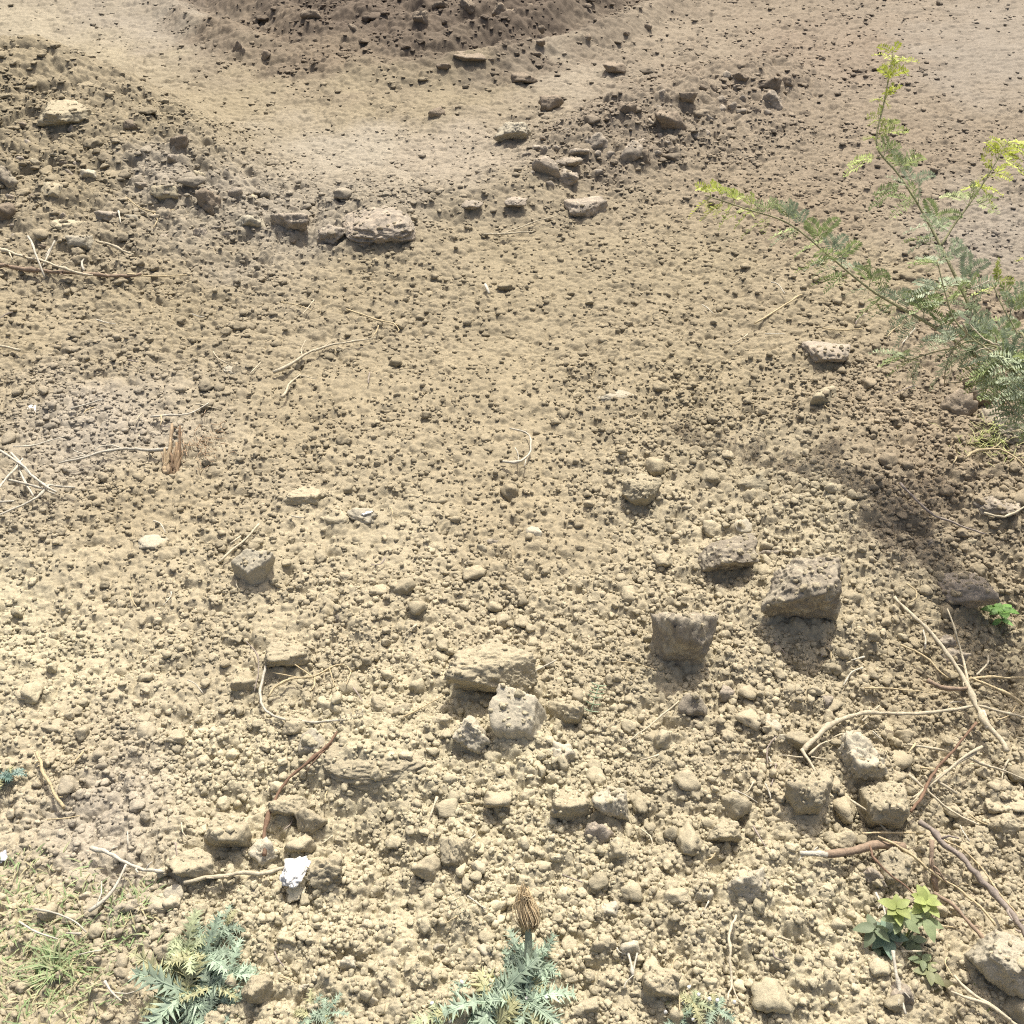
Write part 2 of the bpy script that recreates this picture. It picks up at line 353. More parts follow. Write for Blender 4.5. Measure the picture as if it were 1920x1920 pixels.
R_ = [
 ('largest tan clod in the lower middle, ridged sunlit top over a dark hollow front', (838, 1214, 1006, 1332), 'hollow', 't', {}),
 ('smooth pale grey-tan block leaning against the front of the largest clod', (918, 1306, 1024, 1412), 'tilt', 'p', {}),
 ('knobbly clod just left of the smooth pale block', (846, 1345, 926, 1426), 'lump', 'p', {}),
 ('narrow upright clod below the left end of the largest clod', (808, 1330, 854, 1398), 'lump', 't', {}),
 ('squarish clod right of the smooth pale block, dark underneath', (1028, 1308, 1094, 1378), 'wedge', 't', {}),
 ('small pale cap-shaped clod below the squarish clod', (1030, 1396, 1078, 1452), 'lump', 'p', {}),
 ('long dark oval stone with a cream patch on its dusty top', (1280, 1008, 1420, 1110), 'face', 'g', dict(roll=.18, **stn)),
 ('wide flat-fronted dark stone under a cap of tan soil on the right', (1420, 1062, 1566, 1215), 'block', 'g', dict(hmin=.55, **stn)),
 ('tall smooth dark stone standing like a gravestone right of the largest clod', (1218, 1136, 1338, 1300), 'face', 'g', dict(hmin=1.0, hmax=1.2, **stn)),
 ('small dark stone just below the tall gravestone-like stone', (1268, 1300, 1326, 1366), 'wedge', 'g', stn),
 ('reddish dark pebble behind the right end of the long oval stone', (1414, 1020, 1464, 1058), 'wedge', 'k', stn),
 ('rounded clod with a light crown below the bent pale branch', (1570, 1384, 1668, 1484), 'lump', 'p', {}),
 ('broad tan clod with a dark square underside left of the layered clod', (1466, 1456, 1560, 1556), 'block', 't', {}),
 ('big layered clod with a flat top beside the bundle of straws at the right', (1616, 1468, 1714, 1590), 'block', 't', {}),
 ('smooth sunlit boulder-like clod under the thick log', (1636, 1602, 1704, 1674), 'tilt', 't', {}),
 ('round pale cracked clod like a loaf in the bottom right field', (1358, 1630, 1446, 1712), 'round', 'p', {}),
 ('pointed clod with a dark pitted front above the round cracked clod', (1322, 1540, 1388, 1600), 'wedge', 't', {}),
 ('rounded lump directly above the pointed pitted clod', (1352, 1490, 1408, 1546), 'round', 't', {}),
 ('grey-white flat-topped block at the right end of the middle row of clods', (1108, 1478, 1184, 1556), 'block', 'p', {}),
 ('dark-fronted clod touching the left side of the grey-white block', (1030, 1476, 1112, 1558), 'wedge', 't', {}),
 ('steep clod with a dark left face in the middle row of clods', (908, 1468, 962, 1556), 'wedge', 't', {}),
 ('pale square nodule below the grey-white flat-topped block', (1136, 1576, 1184, 1622), 'lump', 'p', {}),
 ('pitted grey clod wedged above the pale square nodule', (1094, 1538, 1152, 1600), 'lump', 'k', {}),
 ('large clod with a deep dark left flank below the middle row', (826, 1552, 890, 1672), 'block', 't', {}),
 ('ball-like clod left of the clod with the deep dark flank', (774, 1598, 828, 1664), 'round', 't', {}),
 ('upright crumbly clod right of the white crumpled scrap', (578, 1600, 642, 1690), 'lump', 't', {}),
 ('ridged clod just above the white crumpled scrap', (534, 1564, 592, 1620), 'wedge', 't', {}),
 ('lumpy clod above the ridged clod, third up from the white scrap', (550, 1518, 612, 1578), 'lump', 't', {}),
 ('overhanging clod beside the upper bend of the brown root', (508, 1484, 582, 1552), 'wedge', 't', {}),
 ('broad flat clod left of the lower end of the brown root', (378, 1532, 474, 1608), 'slab', 't', {}),
 ('rounded clod with a black shadow under it above the tangle of pale roots', (494, 1208, 586, 1274), 'block', 't', {}),
 ('small clod left of the tangle of pale roots', (436, 1262, 482, 1308), 'wedge', 't', {}),
 ('clod in the gap right of the curved pale root', (594, 1306, 652, 1364), 'wedge', 't', {}),
 ('left one of two clods in front of the feathery white root end', (690, 1310, 730, 1352), 'lump', 't', {}),
 ('right one of two clods in front of the feathery white root end', (726, 1314, 776, 1354), 'lump', 't', {}),
 ('flat sunlit block at the upper end of the brown root', (562, 1370, 622, 1432), 'tilt', 'p', {}),
 ('small wedge clod above the flat sunlit block', (530, 1340, 592, 1400), 'wedge', 't', {}),
 ('broad embedded mound of hard soil between the brown root and the largest clod', (590, 1376, 800, 1478), 'mound', 't', dict(hmin=.15)),
 ('dull grey-violet pebble on dark crumbs above the rounded shadowed clod', (664, 1172, 708, 1204), 'wedge', 'g', stn),
 ('small grey pebble left of the dull grey-violet pebble', (624, 1150, 654, 1186), 'lump', 'g', stn),
 ('long sloping slab with a dark notch at its lower left end', (444, 1030, 518, 1108), 'tilt', 'p', dict(yaw=-.7)),
 ('thin pale ledge over a long dark slit left of the white stone', (526, 918, 608, 952), 'slab', 't', {}),
 ('low hump of soil right of the thin pale ledge', (608, 954, 656, 990), 'mound', 't', {}),
 ('bright white stone with a grey underside in the middle of the field', (650, 954, 706, 986), 'lump', 'p', stn),
 ('flaked clod with a dark mouth under its right side, mid field', (1166, 898, 1240, 960), 'block', 't', {}),
 ('small box-shaped clod left of the long dark oval stone', (1222, 1042, 1262, 1078), 'block', 't', {}),
 ('pinkish angular rock half in the shrub shadow at the right', (1748, 1072, 1856, 1166), 'wedge', 'k', stn),
 ('grey-purple stone with a pale top on the upper right slope', (1500, 640, 1590, 700), 'wedge', 'k', stn),
 ('tan clod with a square dark face below the grey-purple stone', (1516, 730, 1570, 778), 'block', 't', {}),
 ('dark rounded boulder at the right edge under the shrub', (1828, 772, 1930, 834), 'mound', 'g', dict(hmin=.45, **stn)),
 ('brown clod left of the dark rounded boulder', (1766, 738, 1828, 792), 'lump', 'd', {}),
 ('overhung brown clod behind the dark rounded boulder', (1818, 728, 1866, 778), 'block', 'd', {}),
 ('flat shelf-like rock at the right edge above the shrub shadow', (1826, 932, 1916, 978), 'slab', 'k', stn),
 ('tall clod with a wide black shadow at the bottom edge', (1202, 1806, 1274, 1902), 'block', 't', {}),
 ('clod with a dark front above and left of the tall bottom clod', (1104, 1748, 1156, 1802), 'wedge', 't', {}),
 ('smooth egg-shaped clod beside the white forked rootlet', (1160, 1752, 1214, 1806), 'round', 'p', {}),
 ('brown-fronted clod left of the round cracked clod', (1236, 1664, 1294, 1712), 'wedge', 't', {}),
 ('small bright clod touching the brown-fronted clod', (1292, 1664, 1336, 1704), 'wedge', 'p', {}),
 ('very large slab of hard soil in the bottom right corner', (1812, 1738, 1945, 1892), 'slab', 'p', dict(yaw=-.5)),
 ('long flat clod at the right edge, upper of two', (1836, 1488, 1940, 1540), 'slab', 't', {}),
 ('rounded flat clod at the right edge, lower of two', (1838, 1522, 1926, 1580), 'round', 't', {}),
 ('pale grey lump below the log in the lower right', (1608, 1628, 1660, 1674), 'lump', 'k', {}),
 ('clod above the left end of the thick log', (1558, 1560, 1604, 1602), 'lump', 't', {}),
 ('dark clod beneath the green broad-leaved seedling', (1622, 1806, 1672, 1842), 'lump', 'd', {}),
 ('grey clod with a shaded face at the foot of the pale upright stick', (1662, 1842, 1716, 1894), 'block', 'k', {}),
 ('cream-coloured flat chip of soil right of the leafy seedling', (1780, 1692, 1816, 1726), 'tilt', 'p', {}),
 ('clod under the sharp bend of the pale branch', (1412, 1346, 1462, 1392), 'block', 'p', {}),
 ('wedge-shaped clod right of the clod under the branch bend', (1450, 1372, 1486, 1410), 'tilt', 'p', {}),
 ('dark-based clod above the bent pale branch', (1510, 1296, 1564, 1352), 'wedge', 'k', {}),
 ('clod with two dark sides between the tall stone and the bent branch', (1362, 1246, 1410, 1288), 'block', 't', {}),
 ('small reddish clod beside the clod with two dark sides', (1408, 1238, 1446, 1276), 'lump', 'd', {}),
 ('tan clod below the small dark stone', (1226, 1366, 1284, 1420), 'lump', 't', {}),
 ('dark lumpy clod just inside the left end of the shrub shadow', (1380, 890, 1440, 934), 'lump', 't', {}),
 ('clod with a dark right face in front of the shrub shadow', (1476, 930, 1508, 966), 'block', 't', {}),
 ('pair-like bright pebble behind the long oval stone', (1374, 980, 1408, 1008), 'tilt', 'p', stn),
 ('tan pebble behind and left of the long oval stone', (1316, 978, 1356, 1010), 'round', 't', stn),
 ('clod behind the left end of the fallen branch on the right', (1750, 1190, 1790, 1226), 'lump', 'k', {}),
 ('clod under the fork of the fallen branch', (1760, 1218, 1812, 1262), 'lump', 'k', {}),
 ('pale pebble in a line of three at the centre of the field, right one', (982, 990, 1016, 1014), 'block', 'p', stn),
 ('dark pebble in a line of three at the centre of the field, middle one', (912, 1008, 940, 1028), 'wedge', 'g', stn),
 ('round pebble in a line of three at the centre of the field, left one', (894, 1020, 914, 1042), 'round', 't', stn),
 ('low whitish hump near the two crossed straws on the left', (258, 1002, 314, 1030), 'mound', 'p', dict(hmin=.2)),
 ('flat pale hump in the upper left middle field', (420, 678, 486, 704), 'mound', 'p', dict(hmin=.2)),
 ('low pale hump left of the reddish grass patch at the right middle', (1120, 734, 1198, 758), 'mound', 'p', dict(hmin=.2)),
 ('clod near the left edge with a cleft, lower left field', (26, 1292, 72, 1326), 'wedge', 't', {}),
 ('flat dark-bottomed clod below the cleft clod on the left', (78, 1352, 126, 1380), 'slab', 't', {}),
 ('tan ledge clod with two dark notches, lower left field', (312, 1372, 350, 1402), 'block', 't', {}),
 ('small ledge clod right of the clod beside the lower left straws', (252, 1340, 284, 1362), 'slab', 't', {}),
 ('hard flat crust of soil above the junction of the two pale sticks', (310, 1600, 412, 1664), 'slab', 't', dict(hmin=.2)),
 ('smooth pale flake under the junction of the two pale sticks', (306, 1664, 348, 1706), 'tilt', 'p', {}),
 ('clod at the bottom edge right of the grey-green thistle', (448, 1830, 512, 1896), 'block', 't', {}),
 ('clod left of the grey-green thistle near the bottom edge', (272, 1868, 312, 1908), 'wedge', 't', {}),
 # --- upper part
 ('cracked pale boulder with a dark base at the left end of the ridge', (928, 230, 996, 274), 'wedge', 'p', stn),
 ('dark brown clod standing behind the cracked pale boulder', (1010, 184, 1056, 216), 'lump', 'd', {}),
 ('lone dark round clod on the pale track', (804, 206, 836, 229), 'round', 'd', {}),
 ('blocky dark clod at the lower left foot of the ridge', (998, 298, 1050, 346), 'block', 'k', {}),
 ('paler clod right of the blocky dark foot clod', (1040, 294, 1092, 326), 'wedge', 'k', {}),
 ('clod under the paler foot clod, partly buried', (1042, 322, 1086, 350), 'lump', 'k', {}),
 ('dark upright clod on the crest of the ridge', (1152, 198, 1192, 240), 'block', 'd', {}),
 ('largest dark clod on the crest of the ridge', (1228, 212, 1288, 256), 'block', 'd', {}),
 ('angular dark clod at the far end of the ridge crest', (1272, 174, 1306, 206), 'wedge', 'd', {}),
 ('tilted slab-like clod alone right of the ridge', (1418, 146, 1462, 180), 'wedge', 'd', {}),
 ('small dark clod left of the tilted slab-like clod', (1374, 136, 1412, 162), 'wedge', 'd', {}),
 ('greenish grey flat clod in the middle of the ridge', (1160, 272, 1208, 306), 'tilt', 'k', {}),
 ('upright brown clod right of the greenish grey flat clod', (1192, 286, 1222, 318), 'lump', 'd', {}),
 ('clod with a lit top at the middle left of the ridge', (1066, 276, 1108, 304), 'wedge', 'k', {}),
 ('jagged clod behind the clod with a lit top', (1096, 250, 1150, 284), 'lump', 'k', {}),
 ('low dark clod in front of the ridge, right one', (1058, 376, 1140, 408), 'slab', 'k', {}),
 ('grey clod in front of the ridge, left of the low dark clod', (946, 370, 990, 394), 'wedge', 'k', {}),
 ('dark-faced clod on the lip left of the ridge', (862, 376, 906, 400), 'block', 'k', {}),
 ('big dark-faced clod at the right foot of the bank', (508, 396, 584, 454), 'wedge', 'k', {}),
 ('rough dark clod right of the big dark-faced bank clod', (586, 424, 652, 468), 'lump', 'k', {}),
 ('pale smeared hump of clay on the lip below the pale track', (640, 388, 780, 462), 'mound', 'k', dict(hmin=.25)),
 ('pale-topped clod left of the big dark-faced bank clod', (440, 400, 502, 444), 'wedge', 'p', {}),
 ('clod with a cave-like dark side on the bank', (284, 346, 340, 390), 'wedge', 't', {}),
 ('dark clod on the right slope of the bank', (372, 358, 418, 408), 'lump', 'd', {}),
 ('clod below the dark clod on the right slope of the bank', (346, 386, 374, 404), 'wedge', 't', {}),
 ('dark jagged clod on the bank crest, right end', (318, 258, 354, 292), 'lump', 'd', {}),
 ('clod below the dark jagged crest clod', (310, 288, 346, 316), 'wedge', 'k', {}),
 ('small dark clod on the middle of the bank crest', (230, 228, 258, 248), 'lump', 'd', {}),
 ('long dark undercut crust along the left of the bank crest', (64, 196, 176, 236), 'slab', 't', dict(hmin=.2)),
 ('clod with a tooth-shaped dark face on the upper bank', (98, 280, 142, 302), 'wedge', 't', {}),
 ('pale clod with a dark lower face in the middle of the bank', (148, 318, 184, 350), 'wedge', 'p', {}),
 ('broad clod over a wide dark hollow on the left of the bank', (72, 350, 130, 388), 'block', 't', {}),
 ('purplish grey stone at the left edge of the bank', (-8, 318, 36, 362), 'lump', 'g', stn),
 ('long dark-sided clod low on the bank above the dead branch', (102, 412, 164, 440), 'slab', 't', {}),
 ('pale flat clod right behind the dead branch on the left', (130, 442, 178, 484), 'wedge', 'p', {}),
 ('small pale grey clod on the lower bank', (236, 402, 268, 430), 'wedge', 'p', {}),
 ('low dark clod in the dark ploughed soil at the top', (850, 100, 912, 118), 'slab', 'd', dict(hmin=.2)),
 ('small dark clod in front of the low dark ploughed clod', (818, 118, 846, 136), 'wedge', 'd', {}),
 ('dark clod near the top edge in the ploughed soil, left side', (566, 20, 604, 46), 'wedge', 'd', {}),
 ('flat dark clod on the track right of the ploughed soil', (1130, 120, 1174, 142), 'slab', 'd', {}),
 ('pair of joined dark clods below the ploughed soil', (956, 142, 1008, 158), 'slab', 'd', {}),
]
for lab, box, kind, mat, kw in R_: clod(lab, box, kind, mat, **kw)
# further clods, too alike to tell apart: one label per patch of ground
def patch(label, group, n, region, rpx, mats, kinds=('lump', 'wedge', 'round', 'block')):
    k = 0; tries = 0
    while k < n and tries < 6000:
        tries += 1
        px, py = region[0]+rng.uniform()*(region[2]-region[0]), region[1]+rng.uniform()*(region[3]-region[1])
        if len(region) > 4 and not region[4](px, py): continue
        r = rpx[0]*(rpx[1]/rpx[0])**(rng.uniform()**1.9); q = rng.uniform(.7, .95)
        if any(abs(px-t[0]) < (r+t[2])*.85 and abs(py-t[1]) < (r*q+t[3])*.85 for t in TAKEN): continue
        clod(label, (px-r, py-r*q, px+r, py+r*q), kinds[rng.integers(len(kinds))], mats[rng.integers(len(mats))], group=group, yaw=rng.uniform(-.5, .5), seed=int(rng.integers(1, 9e4))); k += 1
patch('small crumbly tan clod, one of many strewn along the bottom of the field', 'clods strewn along the bottom', 40, (440, 1480, 1620, 1910), (11, 26), 'ttp')
patch('small tan clod among the stones of the right-hand slope', 'clods on the right-hand slope', 32, (1240, 850, 1900, 1460), (8, 20), 'ttk')
patch('small brownish clod on the earth bank at the upper left', 'clods on the earth bank', 42, (0, 205, 560, 470, lambda x, y: y > 190+.36*x), (8, 23), 'tdkk')
patch('small grey-brown clod of the ridge across the upper middle', 'clods of the ridge', 40, (980, 140, 1480, 350, lambda x, y: abs(y-(325-(x-980)*.36)) < 55), (8, 22), 'kkd', ('wedge', 'block', 'lump'))
patch('small dark clod in the ploughed soil along the top', 'clods in the ploughed soil', 24, (380, 4, 1250, 130), (7, 18), 'd', ('wedge', 'lump'))

# ------------------------------------------------------------------ ground sheet
def halfw(y): return (.62+.47*y)*1.2
NC = 1200
vv = np.concatenate([np.linspace(2010, 700, 720, endpoint=False), np.linspace(700, -70, 820)]); yd = np.array([flat(960, v)[1] for v in vv])
yb = np.linspace(-3, yd[0], 40, endpoint=False); yf = yd[-1]+(yd[-1]-yd[-2])*(1.0+np.cumsum(1.11**np.arange(75)))
yf = yf[yf < 400]; ys = np.concatenate([yb, yd, yf])
ud = np.linspace(-1, 1, NC); ex = 1+np.cumsum(.006*1.16**np.arange(45))
us = np.concatenate([-ex[::-1], ud, ex])
yy, uu = np.meshgrid(ys, us, indexing='ij'); xx = uu*halfw(np.clip(yy, .3, 60))
zz, FF = full(xx.ravel(), yy.ravel())
V = np.stack([xx.ravel(), yy.ravel(), zz], 1)
nr, nc = len(ys), len(us)
ii = (np.arange(nr-1)[:, None]*nc+np.arange(nc-1)[None]).ravel()
Q = np.stack([ii, ii+1, ii+nc+1, ii+nc], 1)
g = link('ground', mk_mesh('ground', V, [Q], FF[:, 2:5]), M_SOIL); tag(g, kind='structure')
del V, Q, FF, zz, xx, yy, uu

# ------------------------------------------------------------------ loose crumbs (uncountable)
def crumbs():
    mb_V = []; mb_F = []; mb_C = []; off = 0
    T1s = [stone(1, 900+i, 5, 22, .2, 0) for i in range(16)]; T2s = [stone(2, 950+i, 6, 30, .22, .03) for i in range(36)]; T3s = [stone(3, 990+i, 7, 34, .18, .07) for i in range(36)]
    cls = [(.0026, .26, 1.5, 1), (.004, .34, 2.6, 1), (.006, .28, 1.8, 3), (.006, .26, 4.6, 2), (.009, .15, 2.4, 3), (.009, .14, 8., 2), (.0135, .075, 8., 3), (.020, .04, 8., 3), (.029, .08, 8., 3)]
    ylo = {(.006, 2): 1.8, (.009, 2): 2.4}
    for r, cov, ymax, lod in cls:
        y0 = ylo.get((r, lod), .45); yl = np.linspace(y0, ymax, 50); N0 = int(cov*np.trapz(2*halfw(yl), yl)/(PI*r*r))
        y = rng.uniform(y0, ymax, N0*3); y = y[rng.uniform(0, 1, len(y)) < halfw(y)/halfw(ymax)][:N0]
        x = rng.uniform(-1, 1, len(y))*halfw(y)
        z, F = full(x, y)
        dens = (F[:, 1]+0*y)*(1+.7*noise2(x*6, y*6, 77)); thr = dens if r < .007 else (dens.clip(0, 2)**1.4 if r < .01 else dens.clip(0, 2)**2.2)
        if r > .025: thr = thr*(F[:, 0] > .92)*(y > 2.8)
        k = rng.uniform(0, 1, len(y)) < thr
        x, y, z, F = x[k], y[k], z[k], F[k]; n = len(x)
        tmpl = {1: T1s, 2: T2s, 3: T3s}[lod]; which = rng.integers(0, len(tmpl), n)
        sz = r*np.exp(rng.normal(0, .28, n)).clip(.5, 1.8)
        if r < .01:                                  # grit that came to rest on top of the clods
            for (cx, cy, a, b, VV, FFc) in TOPS:
                if a < .03: continue
                m = np.where((np.abs(x-cx) < a) & (np.abs(y-cy) < b))[0]
                if not len(m): continue
                bv = BVHTree.FromPolygons(VV.tolist(), FFc.tolist())
                for q in m:
                    hit = bv.ray_cast(Vector((x[q], y[q], z[q]+.6)), Vector((0, 0, -1)))
                    if hit[0] is not None and hit[0].z > z[q]:
                        if hit[1].z > .72 and rng.uniform() < .45: z[q] = hit[0].z-sz[q]*.2
                        else: z[q] = -5
            k = z > -4; x, y, z, F, which, sz = x[k], y[k], z[k], F[k], which[k], sz[k]; n = len(x)
        c = F[:, 2:5]*rng.normal(1.03, .09, n).clip(.75, 1.3)[:, None]
        for t, (TV, TF) in enumerate(tmpl):
            i = np.where(which == t)[0]; m = len(i)
            if not m: continue
            q = rng.normal(size=(m, 4)); q /= np.linalg.norm(q, axis=1)[:, None]; w, a, b, d = q.T
            Rm = np.stack([1-2*(b*b+d*d), 2*(a*b-d*w), 2*(a*d+b*w), 2*(a*b+d*w), 1-2*(a*a+d*d), 2*(b*d-a*w), 2*(a*d-b*w), 2*(b*d+a*w), 1-2*(a*a+b*b)], 1).reshape(-1, 3, 3)
            sc = sz[i][:, None]*rng.uniform(.75, 1.2, (m, 3))
            W = np.einsum('nij,vj->nvi', Rm, TV); W = W*np.stack([sc[:, 0], sc[:, 1], sc[:, 2]*np.clip(1.0-.13*y[i], .45, .8)], 1)[:, None]
            W = W+np.stack([x[i], y[i], z[i]+sz[i]*rng.uniform(.0, .5, m)*np.clip(1.2-.15*y[i], .4, 1)], 1)[:, None]
            nv = len(TV); mb_V.append(W.reshape(-1, 3)); mb_C.append(np.repeat(c[i], nv, 0))
            mb_F.append((TF[None]+(off+np.arange(m)*nv)[:, None, None]).reshape(-1, 3)); off += m*nv
    me = mk_mesh('soil_crumbs', np.concatenate(mb_V), [np.concatenate(mb_F)], np.concatenate(mb_C))
    tag(link('soil_crumbs', me, M_SOIL), 'loose crumbs of dry tan soil and grit covering the ground', 'soil crumbs', kind='stuff')
crumbs()
# ------------------------------------------------------------------ sticks, roots, straws
PALE = alb(226, 210, 170)*.95; STRAW = alb(222, 200, 150); WOOD = alb(172, 148, 118); BROWN = alb(150, 120, 92); WHITEISH = alb(222, 211, 180); GREYW = alb(178, 162, 140)
def path(pts, lift, step=None):
    P = []
    for q in pts: P.append(on_ground(q[0], q[1], q[2] if len(q) > 2 else lift))
    P = np.array(P); P = spline(P, max(.008, .012*depth(P[0])/2))
    n = len(P); k = np.arange(n); dt = detail(P[:, 0], P[:, 1], field(P[:, 0], P[:, 1])[..., 0]); dt = np.convolve(np.pad(dt, 4, mode='edge'), np.ones(9)/9, 'valid')
    P[:, 2] += np.maximum(dt, 0)*.7; P[:, 2] += .0035*noise2(k*.35, k*0+P[0, 0]*50, 61); P[:, 0] += .0035*noise2(k*.45, k*0+P[0, 1]*50, 62)
    return P
def stick(label, pts, r0, r1, col, name='twig', cat='twig', lift=.022, sides=(), group=None, rough=.24):
    P = path(pts, lift); ppm = FPX/depth(P[len(P)//2]); m = MB(); kn = np.ones(len(P)); kn[rng.integers(0, len(P), max(1, len(P)//9))] = 1.45; kink = rng.normal(size=P.shape)*.22*r0/ppm; kink[:, 2] *= .5; P = P+kink*(cat != 'straw'); m.tube(P, r0/ppm, r1/ppm, col*(.9+.2*rng.uniform()), 7, rough, kn)
    org = np.array([P[0, 0], P[0, 1], float(H(P[0, 0], P[0, 1]))]); o = tag(m.build(name, M_FIBRE, None, org, org), label, cat, group)
    if cat in ('branch', 'stick', 'log'):
        for _ in range(3):
            i = rng.integers(2, len(P)-2); a = rng.uniform(0, 2*PI); L = r0/ppm*rng.uniform(2.5, 7); t = P[i+1]-P[i]; t = t/np.linalg.norm(t); q = np.cross(t, [math.cos(a), math.sin(a), .8]); q = q*np.sign(q[2]+1e-6)
            m = MB(); m.tube(np.array([P[i], P[i]+q*L*.5+t*L*.2, P[i]+q*L*.8+t*L*.7]), r0/ppm*.5, r0/ppm*.3, col, 5, .2); m.build('broken_stub', M_FIBRE, o, org)
    for s in sides:
        P2 = path(s[0], lift); m = MB(); m.tube(P2, s[1]/ppm, s[2]/ppm, s[3] if len(s) > 3 else col, 6, rough); m.build('side_shoot', M_FIBRE, o, org)
    return o
st = dict(name='straw', cat='straw', rough=.10); rt = dict(name='root', cat='root')
stick('long dead branch lying level at the left edge, pale to brown at its tip', [(-40, 494), (0, 500), (80, 512), (160, 517), (240, 521), (265, 519)], 4.2, 2.6, WOOD, 'branch', 'branch', .03, [([(240, 520), (300, 521), (352, 517)], 2, 1.2, STRAW)])
stick('slanting dead branch crossing above the long level branch at the left', [(-20, 460), (0, 467), (60, 488), (130, 512), (175, 519)], 3.4, 2, PALE, 'branch', 'branch', .045, [([(18, 474), (24, 488)], 2, 1.2)])
stick('pale straw leaning across both dead branches at the left', [(54, 446, .07), (70, 486, .07), (84, 524, .03)], 2.2, 1.6, WHITEISH, lift=.06, **st)
stick('short forked straw beside the two dead branches at the left', [(104, 460, .06), (94, 482), (82, 506)], 1.8, 1.3, WHITEISH, lift=.04, sides=[([(98, 476), (88, 490)], 1.2, .9)], **st)
stick('pale root fragment low on the bank right of the pale flat clod', [(182, 458), (205, 464), (230, 476), (252, 483)], 3, 1.5, PALE, **rt)
stick('thin forked twig in front of the cave-like bank clod', [(238, 378), (262, 394), (290, 406), (330, 402)], 1.6, 1, STRAW, sides=[([(290, 406), (297, 418), (288, 434)], 1.4, 1)])
stick('short pale straw on the lower bank left of the thin forked twig', [(224, 404), (228, 428)], 1.6, 1.1, WHITEISH, **st)
stick('bent pale root standing right of the pale flat clod', [(158, 512), (155, 496), (164, 486)], 1.8, 1.2, WHITEISH, **rt)
stick('pale branched twig pointing up and right in the upper left field', [(515, 698), (540, 686), (562, 674), (586, 662), (620, 650), (704, 632)], 3.4, 1, PALE, sides=[([(566, 672), (566, 654), (572, 640)], 1.4, .8), ([(590, 661), (608, 650), (622, 640)], 1.6, .8)])
stick('smaller twig below the pale branched twig, forked at its top', [(531, 747), (540, 728), (548, 716), (562, 702)], 2.8, 1.3, PALE, sides=[([(562, 703), (578, 706), (592, 711)], 1.3, .8)])
stick('thin brown straw lying in the upper middle field', [(648, 582), (690, 594), (730, 605), (746, 609)], 1.7, 1.1, STRAW, sides=[([(738, 606), (750, 618), (742, 622)], 1.1, .8)], **st)
stick('thin straw left of the thin brown straw in the upper middle', [(528, 570), (560, 576), (592, 586)], 1.2, .8, STRAW, **st)
stick('level pale straw in front of the low dark ridge clod', [(908, 440), (950, 437), (1000, 436)], 1.7, 1.2, PALE, sides=[([(940, 437), (978, 426), (1042, 404)], 1.2, .8)], **st)
stick('straight straw slanting up to the right below the shrub branch', [(1415, 612), (1460, 584), (1504, 557)], 1.9, 1.4, STRAW, **st)
stick('level thin straw pair at the right middle of the field', [(1540, 622), (1575, 625), (1616, 622)], 1.4, 1, STRAW, **st)
stick('tiny white chip-like straw in the upper middle', [(909, 538), (918, 553)], 2.6, 2.2, WHITEISH, **st)
stick('pale twig with frayed ends beside the splintered stump on the left', [(318, 849), (280, 848), (235, 845), (195, 850), (160, 861), (112, 870)], 3.4, 1.8, WHITEISH, lift=.03, sides=[([(235, 845), (212, 838), (186, 842), (178, 850)], 1.6, .8), ([(180, 854), (150, 856), (128, 862)], 1.5, .8), ([(170, 857), (142, 846), (138, 842)], 1.2, .7)])
stick('fine straw left of the frayed pale twig', [(26, 842), (60, 838), (122, 820)], 1.5, 1, WHITEISH, **st)
stick('thin forked straw above the frayed pale twig', [(135, 773), (160, 764), (188, 756), (192, 760)], 1.8, 1, WHITEISH, **st)
stick('level pale straw behind the splintered stump', [(284, 783), (318, 780), (352, 778), (392, 757)], 2, 1.1, WHITEISH, **st)
stick('pale straw at the left edge above the blue-grey ash patch', [(-6, 652), (18, 656), (38, 662)], 2.6, 2, PALE, **st)
G5 = 'straws heaped at the left edge'
for lab, p in (('longest straw of the heap at the left edge, slanting down right', [(-10, 838), (40, 874), (84, 912), (106, 926)]), ('straw of the left-edge heap slanting up to the right', [(-6, 928), (24, 888), (44, 860)]),
               ('straw of the left-edge heap running down between two others', [(32, 872), (50, 908), (66, 936)]), ('level straw at the right end of the left-edge heap', [(74, 912), (110, 918), (142, 920)]),
               ('curved straw below the left-edge heap', [(90, 914), (70, 938), (30, 958), (-10, 974)]), ('lowest level straw of the left-edge heap', [(-8, 948), (26, 945)]),
               ('thin straw crossing the middle of the left-edge heap', [(14, 904), (60, 914), (104, 928)]), ('second slanting straw of the left-edge heap, above the longest', [(20, 852), (52, 884), (90, 918)])):
    stick(lab, p, 2.4, 1.7, WHITEISH, lift=.03+rng.uniform(0, .02), group=G5, **st)
stick('longer of two parallel straws left of centre', [(413, 1055), (450, 1026), (488, 992)], 2.4, 1.8, PALE, **st)
stick('shorter of two parallel straws left of centre', [(436, 1027), (454, 1012)], 1.8, 1.4, PALE, **st)
stick('pale hook-shaped root in the middle of the field', [(942, 867), (965, 870), (985, 862), (997, 846), (996, 828), (984, 814), (955, 808)], 2.6, 1.2, WHITEISH, sides=[([(972, 868), (970, 852), (966, 842)], 1.2, .8), ([(985, 866), (982, 878)], 1.4, .9)], **rt)
stick('thin dark stick lying over the shrub shadow', [(1684, 912), (1716, 944), (1752, 974), (1800, 990), (1848, 1004)], 2.4, 1.5, GREYW, lift=.03)
stick('bent thin branch arching at the right edge above the shelf rock', [(1800, 872), (1830, 858), (1870, 852), (1900, 866), (1925, 890)], 2.6, 1.6, STRAW, 'branch', 'branch', .06)
stick('curled dry twig on the shelf rock at the right edge', [(1846, 968), (1880, 972), (1925, 950)], 2.4, 1.6, PALE, lift=.06)
